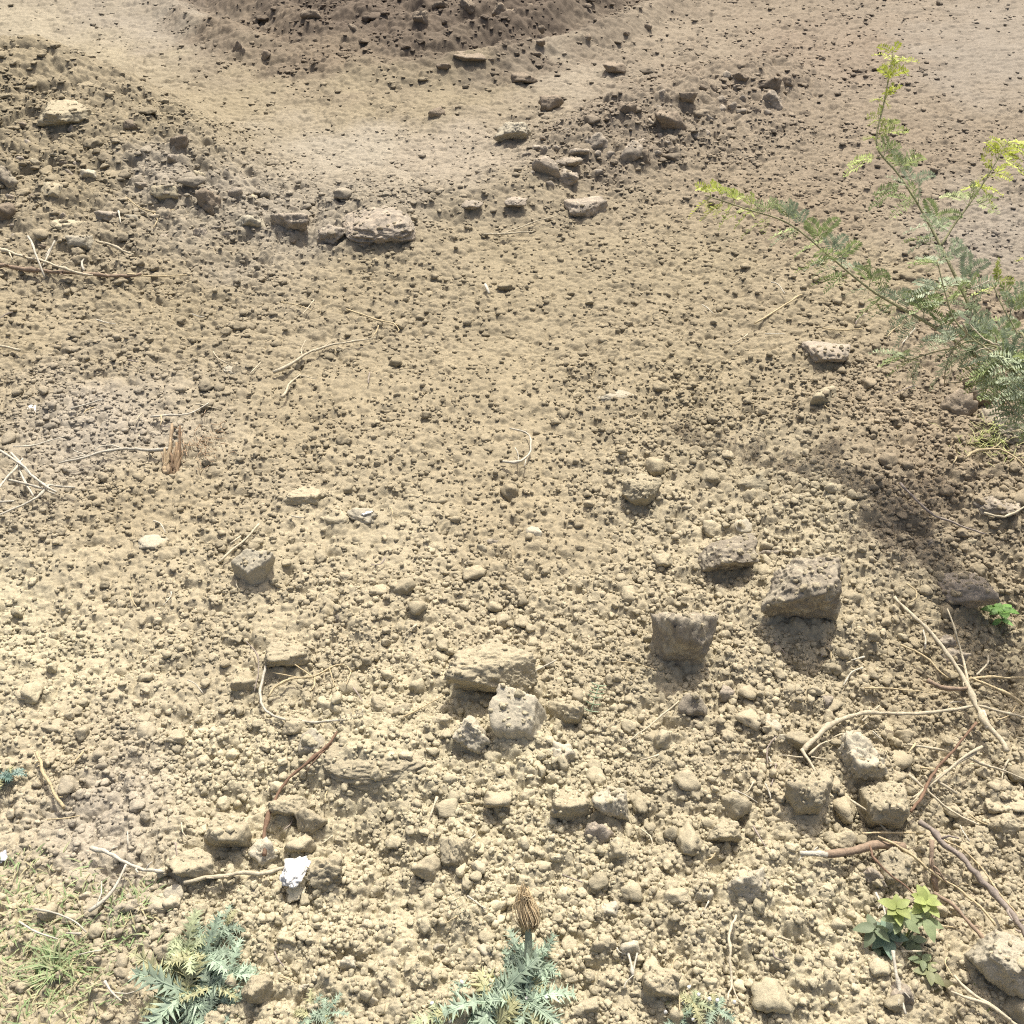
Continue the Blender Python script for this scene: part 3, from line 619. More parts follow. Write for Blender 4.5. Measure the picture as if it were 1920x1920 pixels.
stick('short upright straw left of the arching branch', [(1788, 840, .06), (1790, 862), (1784, 880)], 1.8, 1.2, STRAW, **st)
stick('long curved pale root looping left of the root tangle', [(501, 1248), (492, 1282), (488, 1312), (500, 1338), (528, 1356), (580, 1364), (650, 1364)], 2.8, 1.6, WHITEISH, lift=.025, **rt)
stick('tangle of thin pale roots under the rounded shadowed clod', [(503, 1312), (512, 1298), (545, 1282), (588, 1276), (620, 1262), (646, 1254), (656, 1266), (649, 1294)], 2.2, 1, STRAW, lift=.028,
      sides=[([(588, 1276), (565, 1260), (540, 1246), (512, 1254)], 1.4, .8), ([(575, 1279), (545, 1274), (512, 1264)], 1.3, .8), ([(590, 1277), (590, 1296), (584, 1306)], 1.3, .8), ([(622, 1262), (632, 1296), (638, 1310)], 1.2, .8)], **rt)
stick('thin root curling down left of the rounded shadowed clod', [(462, 1204), (480, 1230), (484, 1266), (480, 1300)], 1.4, .9, GREYW, **rt)
stick('long brown root bending down past the overhanging clod', [(636, 1384, .03), (612, 1412), (580, 1440), (545, 1466), (520, 1496), (506, 1530), (499, 1570), (497, 1606)], 2.4, 4, BROWN, lift=.035, sides=[([(620, 1404), (596, 1434), (578, 1458)], 1.4, .9)], **rt)
stick('thin straw running to the left side of the largest clod', [(758, 1352), (796, 1330), (834, 1306)], 1.5, 1, STRAW, **st)
stick('thick pale peeled stick in the lower left field', [(176, 1594), (205, 1604), (240, 1622), (280, 1636), (312, 1643)], 4.6, 2.4, WHITEISH, 'stick', 'stick', .03)
stick('pale stick whose right end touches the white scrap', [(350, 1664), (400, 1650), (450, 1645), (500, 1640), (536, 1628)], 3.2, 4.2, PALE, 'stick', 'stick', .03)
stick('short knotted stick standing alone in the lower left field', [(70, 1418), (84, 1450), (100, 1486), (120, 1516)], 3, 3.2, STRAW, 'stick', 'stick', .025)
stick('thin straw below the short knotted stick', [(92, 1538), (130, 1532), (150, 1528)], 1.5, 1, STRAW, **st)
stick('short straw right of the short knotted stick', [(158, 1418), (134, 1446)], 1.6, 1.2, STRAW, **st)
stick('split straw with a frayed white lower end in the lower left', [(236, 1628), (222, 1662), (206, 1684), (168, 1712)], 1.8, 4.2, WHITEISH, lift=.03, sides=[([(196, 1656), (190, 1680), (180, 1704)], 1.4, 1.8)], **st)
stick('long thin straw through the grass at the lower left', [(66, 1707), (110, 1718), (146, 1736), (162, 1752)], 2, 1.4, WHITEISH, lift=.03, **st)
stick('second thin straw below it in the grass at the lower left', [(40, 1734), (72, 1752), (110, 1766)], 2, 1.3, WHITEISH, lift=.03, **st)
stick('short white splinter in the grass at the lower left', [(124, 1754), (154, 1757)], 1, 2.6, WHITEISH, lift=.03, **st)
stick('forked straw near the lower edge left of the thistle', [(196, 1842), (210, 1858), (226, 1878)], 2.4, 1.6, WHITEISH, lift=.03, sides=[([(212, 1860), (240, 1862), (268, 1852)], 1.6, 1)], **st)
stick('long bent pale branch on the right with a forked left end', [(1925, 1352), (1880, 1340), (1830, 1330), (1770, 1340), (1720, 1345), (1660, 1346), (1620, 1348), (1570, 1364), (1534, 1386), (1506, 1414)], 2, 4.6, PALE, 'branch', 'branch', .04,
      [([(1503, 1412), (1512, 1436), (1528, 1464)], 3.2, 2), ([(1514, 1420), (1534, 1404), (1558, 1397)], 3, 1.4), ([(1626, 1348), (1638, 1338), (1646, 1332)], 2, 1.4), ([(1616, 1362), (1628, 1352)], 2, 1.6), ([(1500, 1428), (1470, 1426), (1456, 1426)], 1.6, .9), ([(1516, 1428), (1546, 1434)], 1.8, 1)])
stick('thick fallen branch with a broken white end on the right', [(1676, 1124, .03), (1715, 1162), (1755, 1206), (1790, 1252), (1815, 1294), (1828, 1325), (1850, 1362), (1872, 1392), (1884, 1416)], 3.2, 5.5, PALE, 'branch', 'branch', .05,
      [([(1774, 1150, .09), (1788, 1185, .08), (1802, 1230), (1815, 1290)], 1.8, 3.2), ([(1816, 1272), (1860, 1270), (1925, 1272)], 2.6, 2, STRAW), ([(1818, 1270), (1868, 1294), (1925, 1330)], 2.4, 3.4, STRAW), ([(1738, 1286), (1764, 1296), (1795, 1298), (1812, 1296)], 4.4, 3, WOOD), ([(1842, 1336), (1850, 1370)], 4, 5.5, WHITEISH), ([(1830, 1266), (1850, 1246), (1848, 1232)], 2.2, 1.6)])
stick('thin straw lying left of the fallen branch', [(1688, 1208), (1730, 1232), (1778, 1274)], 2, 1.4, STRAW, lift=.03, **st)
stick('level straw below the root stub of the fallen branch', [(1622, 1297), (1680, 1297), (1740, 1308)], 1.8, 1, STRAW, lift=.025, **st)
stick('hook-shaped straw above the fallen branch', [(1700, 1098), (1718, 1112), (1716, 1124), (1704, 1130)], 1.8, 1.2, STRAW, lift=.025, **st)
stick('brown twig leaning through the straw bundle', [(1828, 1362, .09), (1786, 1414, .07), (1748, 1458), (1722, 1506), (1706, 1526)], 2.4, 3, BROWN, lift=.05)
GB = 'straws of the bundle at the right'
for lab, p, r in (('upper straw of the right-hand bundle, ending at its top', [(1834, 1410, .07), (1790, 1440, .06), (1750, 1470), (1710, 1504)], 2.8), ('lower straw of the right-hand bundle', [(1822, 1424, .06), (1770, 1458, .05), (1730, 1490), (1706, 1512)], 2.4),
               ('long straw running from the bundle to the right edge', [(1800, 1432), (1850, 1450), (1925, 1470)], 2.4), ('long straw crossing in front of the bundle', [(1698, 1464), (1740, 1496), (1780, 1526), (1828, 1556)], 2.6),
               ('short white straw at the foot of the bundle', [(1750, 1470), (1768, 1484), (1788, 1498)], 3.4), ('level straw left of the bundle', [(1702, 1402), (1736, 1408), (1768, 1412)], 2.6), ('thin level straw below the level one left of the bundle', [(1724, 1446), (1756, 1450)], 1.8), ('short crossing straw left of the bundle', [(1716, 1402), (1700, 1420)], 1.8),
               ('dry straw in front of the layered clod, slanting down', [(1592, 1504), (1630, 1530), (1664, 1562)], 2.2), ('level straw at the foot of the layered clod', [(1616, 1568), (1660, 1568), (1732, 1568)], 2.)):
    stick(lab, p, r, r*.7, PALE if r > 2 else STRAW, lift=.04, group=GB, **st)
stick('thick short log with a pale broken left end', [(1497, 1612), (1520, 1610), (1546, 1612)], 3.6, 6, WHITEISH, 'log', 'log', .035, [([(1544, 1611), (1580, 1606), (1612, 1596), (1650, 1592), (1692, 1600)], 7, 9.5, WOOD), ([(1506, 1612), (1494, 1622)], 2, 1.2)])
stick('thick greyish stick running to the right edge at the lower right', [(1722, 1548), (1760, 1584), (1806, 1630), (1856, 1682), (1900, 1736), (1935, 1786)], 6, 5, GREYW, 'stick', 'stick', .06)
stick('long thin stick passing below the log toward the right', [(1640, 1576), (1684, 1600), (1740, 1640), (1800, 1680), (1862, 1744)], 2.6, 2, STRAW, 'stick', 'stick', .045)
stick('long thin stick above the lower right slab', [(1750, 1680), (1800, 1726), (1850, 1780), (1930, 1852)], 4, 3, WOOD, 'stick', 'stick', .05)
stick('pale thin stick beside the thick greyish stick', [(1762, 1584), (1810, 1612), (1856, 1668), (1900, 1726)], 2, 1.4, STRAW, 'stick', 'stick', .05)
stick('short brown peg standing among the sticks at the lower right', [(1737, 1585, .07), (1744, 1630, .05), (1752, 1676, .02)], 4.5, 4, WOOD, 'stick', 'stick', .05)
stick('pale upright stick below the green seedling', [(1672, 1790, .05), (1682, 1850, .03), (1694, 1908, .02)], 3.2, 2.6, WHITEISH, 'stick', 'stick', .03)
stick('short pale stick behind the green seedling', [(1643, 1678), (1650, 1702), (1656, 1728)], 2.6, 2.2, WHITEISH, 'stick', 'stick', .03)
stick('level straw right of the pale upright stick', [(1684, 1790), (1732, 1788)], 2, 1.4, PALE, lift=.03, **st)
stick('left one of two pale straws meeting at the bottom right corner', [(1788, 1834), (1812, 1866), (1850, 1890), (1890, 1922)], 2.6, 3.4, PALE, lift=.04, **st)
stick('right one of two pale straws meeting at the bottom right corner', [(1780, 1866), (1830, 1886), (1870, 1906), (1910, 1935)], 2, 3.4, PALE, lift=.04, **st)
stick('thin dark twig rising from the log toward the seedling', [(1626, 1588), (1650, 1630), (1690, 1668), (1716, 1696)], 2, 1.4, BROWN, lift=.06)
stick('curved pale stalk standing below the round cracked clod', [(1377, 1722, .03), (1366, 1760, .05), (1368, 1810, .04), (1371, 1842), (1366, 1878)], 2.8, 2, PALE, lift=.03, sides=[([(1370, 1838), (1382, 1864), (1390, 1888)], 1.8, 1.2)], **rt)
stick('thin curled root left of the curved pale stalk', [(1282, 1794), (1266, 1802), (1262, 1820), (1272, 1862), (1274, 1900)], 1.8, 1.2, STRAW, lift=.03, **rt)
stick('white forked rootlet under the egg-shaped clod', [(1178, 1794), (1184, 1822), (1187, 1838)], 3.2, 2.6, WHITEISH, sides=[([(1195, 1796), (1190, 1818), (1188, 1836)], 2, 1.6), ([(1187, 1838), (1176, 1850), (1168, 1862)], 1.4, .9)], **rt)
stick('straw leaning left of the small dark stone', [(1272, 1322, .03), (1240, 1346), (1208, 1374), (1172, 1400)], 1.8, 1.2, PALE, lift=.028, **st)
stick('thin straw below the tan clod right of centre', [(1200, 1432), (1230, 1424), (1262, 1412)], 1.6, 1.1, PALE, **st)
stick('fine straw pointing at the tall gravestone-like stone', [(1154, 1244), (1190, 1252), (1228, 1268)], 1.4, 1, STRAW, **st)
stick('short pale straw left of the middle row of clods', [(824, 1505), (812, 1530), (806, 1542)], 2.4, 1.6, PALE, **st)
stick('fine straw between the largest clod and the pinnate leaf', [(1004, 1264), (1022, 1254), (1046, 1242)], 1.6, 1, WHITEISH, **st)
def scatter_straw(label, group, n, reg, ln, r):
    for _ in range(n):
        px, py = rng.uniform(reg[0], reg[2]), rng.uniform(reg[1], reg[3]); a = rng.uniform(0, PI); L = rng.uniform(*ln)
        q = [(px-math.cos(a)*L/2, py-math.sin(a)*L*.4), (px+rng.normal()*L*.08, py+rng.normal()*L*.08), (px+math.cos(a)*L/2, py+math.sin(a)*L*.4)]
        stick(label, q, r, r*.7, (PALE, STRAW, WHITEISH, GREYW)[rng.integers(4)], lift=.02, group=group, **st)
scatter_straw('short dry straw lying loose in the left half of the field', 'loose straws in the left half', 26, (10, 560, 780, 1340), (16, 42), 1.2)
scatter_straw('short dry straw lying loose among the clods of the lower right', 'loose straws at the lower right', 34, (1380, 1180, 1910, 1900), (24, 62), 1.6)
scatter_straw('short dry straw lying loose along the bottom of the field', 'loose straws along the bottom', 22, (30, 1480, 1360, 1900), (22, 50), 1.5)
scatter_straw('fine dry stem lying in the upper right field', 'fine stems in the upper right', 12, (1200, 480, 1850, 900), (22, 48), 1.1)

# splintered stump with fibrous bark
p0 = on_ground(322, 895); e = tag(empty('stump', p0), 'splintered brown wood stump with fibrous bark beside the frayed pale twig', 'stump'); ppm = FPX/depth(p0)
for k in range(15):
    x0 = 308+rng.uniform(0, 9)+(k % 2)*rng.uniform(8, 17); c = alb(*[(204, 178, 134), (176, 148, 110), (196, 170, 130), (150, 124, 92)][k % 4]); hh = rng.uniform(.35, 1); dx = rng.normal()*4
    m = MB(); P = path([(x0, 897-rng.uniform(0, 10), .0), (x0+5*hh+dx*.3, 897-32*hh, .02*hh), (x0+9*hh+dx*.7, 897-66*hh, .05*hh), (x0+10*hh+dx, 897-100*hh, .075*hh)], .02); P = P+rng.normal(size=P.shape)*.0015
    m.tube(P, rng.uniform(3, 6.5)/ppm, rng.uniform(1, 2.6)/ppm, c*rng.uniform(.8, 1.1), 5, .4); m.build('wood_splinter', M_FIBRE, e, p0)
m = MB()
for _ in range(46):
    px, py = 374+rng.normal()*24, 836+rng.normal()*22; a = rng.normal()*1.2; L = rng.uniform(10, 26)
    m.tube(path([(px, py), (px+math.cos(a)*L*.5, py+math.sin(a)*L*.5+rng.normal()*3, rng.uniform(.02, .03)), (px+math.cos(a)*L, py+math.sin(a)*L)], .012), .8/ppm, .5/ppm, alb(208, 176, 134), 4)
tag(m.build('bark_fibre', M_FIBRE, e, p0), kind='stuff')

# ------------------------------------------------------------------ scraps and chips
def scrap(name, label, cat, box, mat, flatness=.4, seed=1, parent=None, lift=0.):
    x0, y0, x1, y1 = box; c = on_ground((x0+x1)/2, (y0+y1)/2, lift); ppm = FPX/depth(c)
    V, F = stone(4, seed, 10, 16, .25, .07); V = V*np.array([(x1-x0)/2, (y1-y0)/2*1.1, (x1-x0)/2*flatness])/ppm; loc = np.array([c[0], c[1], float(H(c[0], c[1]))])
    if parent is not None:
        o = link(name, mk_mesh(name, V+c-np.array(parent.location), [F]), mat, parent); return o
    return tag(link(name, mk_mesh(name, V+np.array([0, 0, c[2]-loc[2]+(y1-y0)*.12/ppm]), [F]), mat, None, loc), label, cat)
ws = scrap('white_scrap', 'bright white crumpled scrap over a dark hollow, end of the pale stick', 'scrap', (526, 1614, 582, 1668), M_WHITE, .5, 41, lift=.035)
scrap('folded_flap', None, None, (536, 1644, 574, 1694), M_CREAM, .35, 42, ws, .015)
scrap('paper_scrap', 'crumpled whitish scrap in the grey patch at the left edge', 'scrap', (40, 758, 76, 796), M_WHITE, .5, 43)
scrap('pale_chip', 'smooth cream chip lying alone in the lower left field', 'chip', (404, 1388, 432, 1410), M_CREAM, .2, 44)
scrap('pale_chip', 'small cream chip low on the pale track above the ash patch', 'chip', (254, 812, 272, 824), M_CREAM, .3, 45)
scrap('blue_grey_scrap', 'blue-grey scrap at the left edge above the grass', 'scrap', (-6, 1594, 18, 1622), M_BLUEGREY, .3, 46)
scrap('blue_grey_scrap', 'blue-grey scrap lying in the lower left grass', 'scrap', (46, 1774, 72, 1800), M_BLUEGREY, .3, 47)
scrap('white_chip', 'white curved chip beside the dark stick in the shrub shadow', 'chip', (1742, 972, 1768, 988), M_WHITE, .3, 48)
scrap('white_chip', 'tiny white chip at the left side of the shrub shadow', 'chip', (1514, 946, 1530, 960), M_WHITE, .4, 49)
scrap('white_chip', 'white chip at the right end of the straw bundle', 'chip', (1898, 1462, 1912, 1480), M_WHITE, .4, 50)
scrap('white_chip', 'bright white cap on the stone in mid field', 'chip', (668, 955, 700, 974), M_WHITE, .3, 51, lift=.02)
scrap('cream_chip', 'cream angular chip left of the green seedling', 'chip', (1522, 1706, 1546, 1732), M_CREAM, .4, 52)

# ------------------------------------------------------------------ plants
def nrm(v): v = np.asarray(v, float); return v/(np.linalg.norm(v)+1e-9)
def bipinnate(m, base, d, L, col, spread=.6):
    d = nrm(d); side = nrm(np.cross(d, [rng.normal()*.35, rng.normal()*.35, 1])); up = np.cross(side, d)
    stem = base+d*L*.25; m.tube(np.array([base, (base+stem)/2, stem]), .0008, .0006, col*.9, 3)
    for sg in (-1, 1):
        ax = nrm(d*math.cos(spread)+side*sg*math.sin(spread)+np.array([0, 0, -.15])); n = max(6, int(L*.8/.0046)); sd_ = nrm(np.cross(ax, up)); 
        P = [stem+ax*L*.8*t-np.array([0, 0, 1])*L*.22*t*t for t in np.linspace(0, 1, n)]
        m.tube(np.array(P), .0006, .0004, col*.9, 3)
        for k in range(1, n):
            t = k/n; ll = L*.24*(math.sin(PI*min(.97, .12+t*.9))**.5)
            for s2 in (-1, 1):
                q = nrm(sd_*s2+ax*.45+up*(.25+rng.normal()*.3)); wv = nrm(np.cross(q, up))*.0024
                b = P[k]; c = col*rng.uniform(.8, 1.2)
                m.add([b, b+q*ll*.5+wv, b+q*ll, b+q*ll*.5-wv], [[0, 1, 2, 3]], None, c)
YOUNG = np.array([.44, .50, .10]); MID = np.array([.30, .37, .16]); GLAU = np.array([.37, .43, .29]); 
base = np.array([1.30, 1.62, float(H(1.30, 1.62))])
shrub = tag(empty('shrub', base), 'thorny shrub with feathery leaflets reaching in from the right edge', 'shrub')
def branch(pts, r0, r1, ncl, young_from, Lr=(.06, .095), start=0.):
    P = np.array([base if q is None else at_y(*q) for q in pts]); P = spline(P, .015)
    m = MB(); m.tube(P, r0*1.1, r1*1.3, alb(176, 170, 122), 6, .08)
    b = m.build('branch', M_FIBRE, shrub, base); fm = MB(); n = len(P)
    for k in range(ncl):
        t = start+(1-start)*(k+rng.uniform(-.3, .3))/(ncl-1); t = min(max(t, 0), .999); i = min(int(t*n), n-2); p = P[i]; ax = nrm(P[i+1]-P[i])
        for _ in range(3):
            th = rng.uniform(0, 2*PI); o = nrm(np.cross(ax, [math.cos(th), math.sin(th), .3])); y = np.clip((t-young_from)/.15, 0, 1)
            c = YOUNG*y+(1-y)*(GLAU if rng.uniform() < .6 else MID); c = c*rng.uniform(.85, 1.15)
            bipinnate(fm, p, o+ax*.7+np.array([0, 0, .1]), rng.uniform(*Lr)*(1-.25*y), c, rng.uniform(.3, .8))
    fm.build('foliage', M_LEAF, b, base)
branch([None, (1925, 742, 1.86), (1830, 668, 1.98), (1750, 612, 2.10), (1640, 548, 2.22), (1560, 484, 2.31), (1480, 420, 2.40), (1400, 392, 2.46), (1322, 366, 2.53)], .0055, .0013, 23, .84, start=.36)
branch([None, (1930, 720, 1.84), (1850, 636, 2.00), (1800, 536, 2.12), (1762, 458, 2.22), (1722, 384, 2.31), (1684, 326, 2.38), (1644, 272, 2.44), (1658, 190, 2.52), (1676, 98, 2.61)], .006, .0012, 24, .76, start=.3)
branch([(1764, 462, 2.21), (1790, 420, 2.25), (1815, 386, 2.28), (1852, 330, 2.33), (1894, 258, 2.40)], .003, .001, 6, .3, start=.35)
branch([None, (1915, 716, 1.84), (1830, 640, 1.98), (1790, 600, 2.03), (1772, 548, 2.07), (1757, 488, 2.12)], .004, .001, 8, 2, start=.5)
branch([None, (1935, 690, 1.80), (1905, 620, 1.92), (1880, 575, 1.98), (1860, 530, 2.04)], .0045, .001, 5, .9, start=.5)
branch([None, (1960, 660, 1.78), (1935, 600, 1.86), (1925, 540, 1.94), (1930, 470, 2.02)], .0045, .001, 4, .7, start=.5)
branch([None, (1960, 760, 1.74), (1900, 700, 1.84), (1830, 640, 1.96), (1790, 652, 1.98), (1752, 660, 2.0), (1690, 680, 2.02)], .004, .001, 7, 2, start=.62)
branch([None, (1990, 800, 1.66), (1940, 740, 1.74), (1900, 690, 1.82), (1870, 660, 1.88)], .004, .0012, 3, 2, start=.45)
branch([None, (2040, 900, 1.6), (1990, 850, 1.66), (1950, 800, 1.72), (1930, 720, 1.78)], .004, .0012, 4, 2, start=.3)
for pts in ([(1925, 738, 1.85), (1892, 690, 1.88), (1872, 652, 1.90), (1866, 628, 1.9)], [(1920, 700, 1.86), (1880, 655, 1.88), (1846, 636, 1.92), (1818, 606, 1.96), (1826, 580, 1.97)], [(1890, 690, 1.88), (1860, 655, 1.9), (1830, 660, 1.9), (1828, 672, 1.9)], [(1950, 830, 1.7), (1900, 768, 1.82), (1850, 716, 1.95), (1800, 686, 2.03)], [(1836, 704, 1.97), (1800, 716, 2.0), (1772, 720, 2.02)], [(1806, 608, 2.0), (1812, 628, 2.0), (1788, 652, 2.02), (1772, 698, 2.0), (1770, 722, 2.0)]):
    P = spline(np.array([at_y(*q) for q in pts]), .01); P = P+rng.normal(size=P.shape)*.0012; m = MB(); m.tube(P, .0028, .0012, PALE*.9, 5, .15); m.build('dead_twig', M_FIBRE, shrub, base)

def lobed_leaf(m, b, az, L, W, rise, curl, col, n=6):
    d = np.array([math.cos(az), math.sin(az), 0.]); s = np.array([-d[1], d[0], 0]); Z = np.array([0, 0, 1.])
    P = lambda t: b+d*L*t+Z*L*(rise*t-curl*t*t)
    rib = np.array([P(t) for t in np.linspace(0, 1, 8)]); m.tube(rib, W*.07, W*.03, col*1.25, 4)
    wv = .16*W
    for i in range(7):
        a0, a1 = rib[i], rib[i+1]; m.add([a0+s*wv, a0-s*wv, a1-s*wv*.8, a1+s*wv*.8], [[0, 1, 2, 3]], None, col)
    for i in range(n):
        t = .16+.8*i/(n-1); c = P(t); ax = nrm(P(min(t+.05, 1))-P(t-.05)); w = W*(.45+.75*math.sin(PI*(.12+.76*t)))*.75
        for sg in (-1, 1):
            V = [c-ax*w*.22, ]; 
            for a, r in ((12, .25), (24, .85), (38, .36), (56, 1.15), (76, .36), (94, .85), (116, .22)):
                a = math.radians(118-a+rng.normal()*5); rr = r*w*rng.uniform(.85, 1.15)
                V.append(c+(ax*math.cos(a)+s*sg*math.sin(a))*rr+Z*(rng.normal()*.10*w+.18*rr*abs(math.sin(a))))
            V.append(c+ax*w*.22)
            T = [[0, k, k+1] if sg > 0 else [0, k+1, k] for k in range(1, len(V)-1)]
            m.add(V, None, T, col*rng.uniform(.8, 1.2))
HERB = np.array([.34, .43, .32]); HERB2 = np.array([.42, .47, .29])
def herb(label, px, py, spots, colr, name='thistle', cat='thistle', flowers=0):
    p = on_ground(px, py); e = tag(empty(name, p), label, cat); ppm = FPX/depth(p)
    for (lx, ly, lift, L, n, c) in spots:                      # leaf rosettes of the plant
        b = on_ground(lx, ly, lift); st_ = MB(); st_.tube(spline(np.array([p, (p+b)/2+[0, 0, .01], b])), .0035, .0025, c*.8, 5); st_.build('stem', M_LEAF, e, p)
        a0 = rng.uniform(0, 6)
        for k in range(n):
            m = MB(); lobed_leaf(m, b, a0+k*2*PI/n+rng.normal()*.2, L*rng.uniform(.5, 1.15), L*rng.uniform(.26, .38), rng.uniform(.05, 1.0), rng.uniform(.2, 1.0), (c*rng.uniform(.8, 1.15) if rng.uniform() < .8 else np.array([.42, .42, .24])*rng.uniform(.8, 1.1)), 6 if L > .05 else 5); m.build('leaf', M_LEAF, e, p)
    for k in range(flowers):
        sx, sy, lift, L, n, c = spots[rng.integers(len(spots))]; b = on_ground(sx+rng.normal()*L*ppm*.5, sy+rng.normal()*L*ppm*.4, lift+rng.uniform(.0, .02)); V, F = stone(2, 60+k, 12, 8, .1, 0)
        m = MB(); m.add(V*.0032+b, None, F, (.8, .8, .76)); m.build('flower', M_LEAF, e, p)
    return e, p
th, tp = herb('large grey-green thistle at the bottom edge with a dry brown seed head', 950, 1900, [(925, 1880, .03, .080, 9, HERB), (990, 1878, .03, .070, 8, HERB*1.1), (872, 1898, .02, .065, 7, HERB), (930, 1925, .03, .075, 8, HERB), (975, 1800, .04, .05, 7, HERB*.9), (1010, 1810, .03, .045, 6, HERB*.95), (1010, 1910, .02, .055, 7, HERB*1.1), (832, 1905, .015, .045, 6, HERB2), (990, 1835, .03, .05, 7, HERB)], None, flowers=9)
P = np.array([on_ground(992, 1862, .0), on_ground(990, 1815, .05), on_ground(991, 1760, .085), on_ground(990, 1738, .1)]); P = spline(P, .008); m = MB(); m.tube(P, .0085, .0055, np.array([.20, .24, .17]), 8, .06); m.build('stalk', M_FIBRE, th, tp)
m = MB(); top = P[-1]
for k in range(60):
    a = rng.uniform(0, 2*PI); w_ = rng.uniform(.3, 1)*.017
    q = top+np.array([math.cos(a)*w_*1.25, math.sin(a)*w_+.006, .012]); q2 = top+np.array([math.cos(a)*w_*1.1-.006, math.sin(a)*w_+.022, .026]); e2 = top+np.array([math.cos(a)*w_*.35-.010+rng.normal()*.003, .036+rng.normal()*.006, .040+rng.normal()*.006])
    m.tube(spline(np.array([top+np.array([math.cos(a)*.004, math.sin(a)*.004, -.014]), q, q2, e2]), .006), .0011, .0007, alb(232, 204, 152)*rng.uniform(.65, 1.1), 4)
for q in ([(985, 1728, .1), (1000, 1700, .12), (992, 1672, .1)], [(980, 1725, .1), (962, 1700, .09), (948, 1736, .04)], [(1002, 1712, .1), (1014, 1708, .1), (1018, 1730, .06)]):
    m.tube(path(q, .1), .0011, .0007, STRAW, 4)
m.build('dry_seed_head', M_FIBRE, th, tp)
herb('grey-green thistle clump with deeply cut leaves at the lower left', 372, 1850, [(350, 1862, .03, .085, 9, HERB*1.05), (352, 1785, .04, .055, 8, HERB2), (385, 1792, .04, .055, 8, HERB), (430, 1828, .03, .055, 8, HERB*1.1), (335, 1828, .025, .05, 7, HERB), (424, 1738, .04, .04, 7, HERB*.9), (352, 1905, .01, .04, 6, HERB), (428, 1890, .01, .035, 5, HERB*.85), (400, 1850, .03, .045, 6, HERB*.7)], None)
herb('thin grey-green weed with white flowers at the bottom edge right of centre', 1310, 1890, [(1300, 1880, .03, .04, 5, HERB2), (1340, 1890, .03, .035, 5, HERB*.9), (1275, 1905, .02, .03, 5, HERB)], None, 'flowering_weed', 'weed', 9)
herb('small grey-green weed at the bottom edge left of the large thistle', 596, 1908, [(580, 1905, .02, .035, 6, HERB*.95), (610, 1902, .02, .035, 6, HERB)], None, 'grey_weed', 'weed')
herb('small blue-green sprig at the left edge', 8, 1465, [(2, 1460, .03, .04, 7, np.array([.14, .24, .20])), (22, 1452, .03, .03, 5, np.array([.2, .28, .24]))], None, 'blue_green_sprig', 'weed')
def pinnate_scrap(label, a, b, W, col):
    P = path([a, ((a[0]+b[0])/2, (a[1]+b[1])/2, .035), b], .03); m = MB(); ppm = FPX/depth(P[0]); m.tube(P, 1/ppm, .7/ppm, col, 4); d = nrm(P[-1]-P[0]); s = nrm(np.cross(d, [0, 0, 1]))
    for k in range(1, 11):
        c = P[min(int(k/11*len(P)), len(P)-1)]
        for sg in (-1, 1):
            m.tube(spline(np.array([c, c+s*sg*W*.55/ppm+d*W*.1/ppm+[0, 0, .004], c+s*sg*W/ppm-d*W*.3/ppm]), .004), 1.4/ppm, .9/ppm, col, 4)
    tag(m.build('pinnate_leaf', M_LEAF, None, P[0], P[0]), label, 'dry leaf')
pinnate_scrap('pale green pinnate leaf lying right of the squarish clod', (1122, 1290), (1106, 1338), 14, np.array([.42, .52, .36]))
pinnate_scrap('bleached white pinnate leaf lying left of the dry seed head', (850, 1690), (866, 1738), 13, np.array([.6, .58, .45]))
pinnate_scrap('white feathery root tip at the end of the long curved root', (640, 1362), (682, 1350), 9, np.array([.68, .64, .52]))

def ovate(m, b, d, L, W, col, fold=.25):
    d = nrm(d); s = nrm(np.cross(d, [0, 0, 1])); up = np.cross(s, d); n = 7; R = []
    for i in range(n):
        t = i/(n-1); w = W*math.sin(PI*(t**.8))**.8*.5 if 0 < t < 1 else .0004; c = b+d*L*t-np.array([0, 0, 1])*L*.25*t*t
        R += [c+s*w+up*w*fold, c, c-s*w+up*w*fold]
    Q = []
    for i in range(n-1): Q += [[3*i, 3*i+1, 3*i+4, 3*i+3], [3*i+1, 3*i+2, 3*i+5, 3*i+4]]
    m.add(R, Q, None, col*rng.uniform(.85, 1.15))
def leafy(name, label, px, py, stems, cat='seedling'):
    p = on_ground(px, py); e = tag(empty(name, p), label, cat)
    for (tx, ty, lift, L, n, c, rise) in stems:
        t = on_ground(tx, ty, lift); m = MB(); m.tube(spline(np.array([p, p*.5+t*.5+[0, 0, .008], t])), .0022, .0014, c*.7, 5); m.build('stem', M_LEAF, e, p); a0 = rng.uniform(0, 6)
        for k in range(n):
            a = a0+k*2.4; m = MB(); l = L*rng.uniform(.75, 1.1); ovate(m, t-np.array([0, 0, .012])*(k/n), [math.cos(a), math.sin(a), rise+rng.normal()*.15], l, l*.55, c); m.build('leaf', M_LEAF, e, p)
YG = np.array([.28, .33, .11]); DG = np.array([.15, .19, .11]); OL = np.array([.22, .27, .14])
leafy('broad_leaved_seedling', 'yellow-green broad-leaved seedling at the lower right above the pale upright stick', 1680, 1790, [(1682, 1702, .09, .034, 8, YG, .5), (1736, 1690, .09, .034, 9, YG*1.1, .6), (1690, 1722, .08, .036, 5, OL, .1), (1734, 1720, .08, .036, 5, OL*1.1, .1), (1640, 1740, .05, .032, 5, DG, .2), (1664, 1752, .04, .04, 5, np.array([.18, .26, .19]), .1), (1712, 1762, .03, .032, 5, DG*1.2, .1), (1650, 1780, .02, .03, 4, DG, .1)])
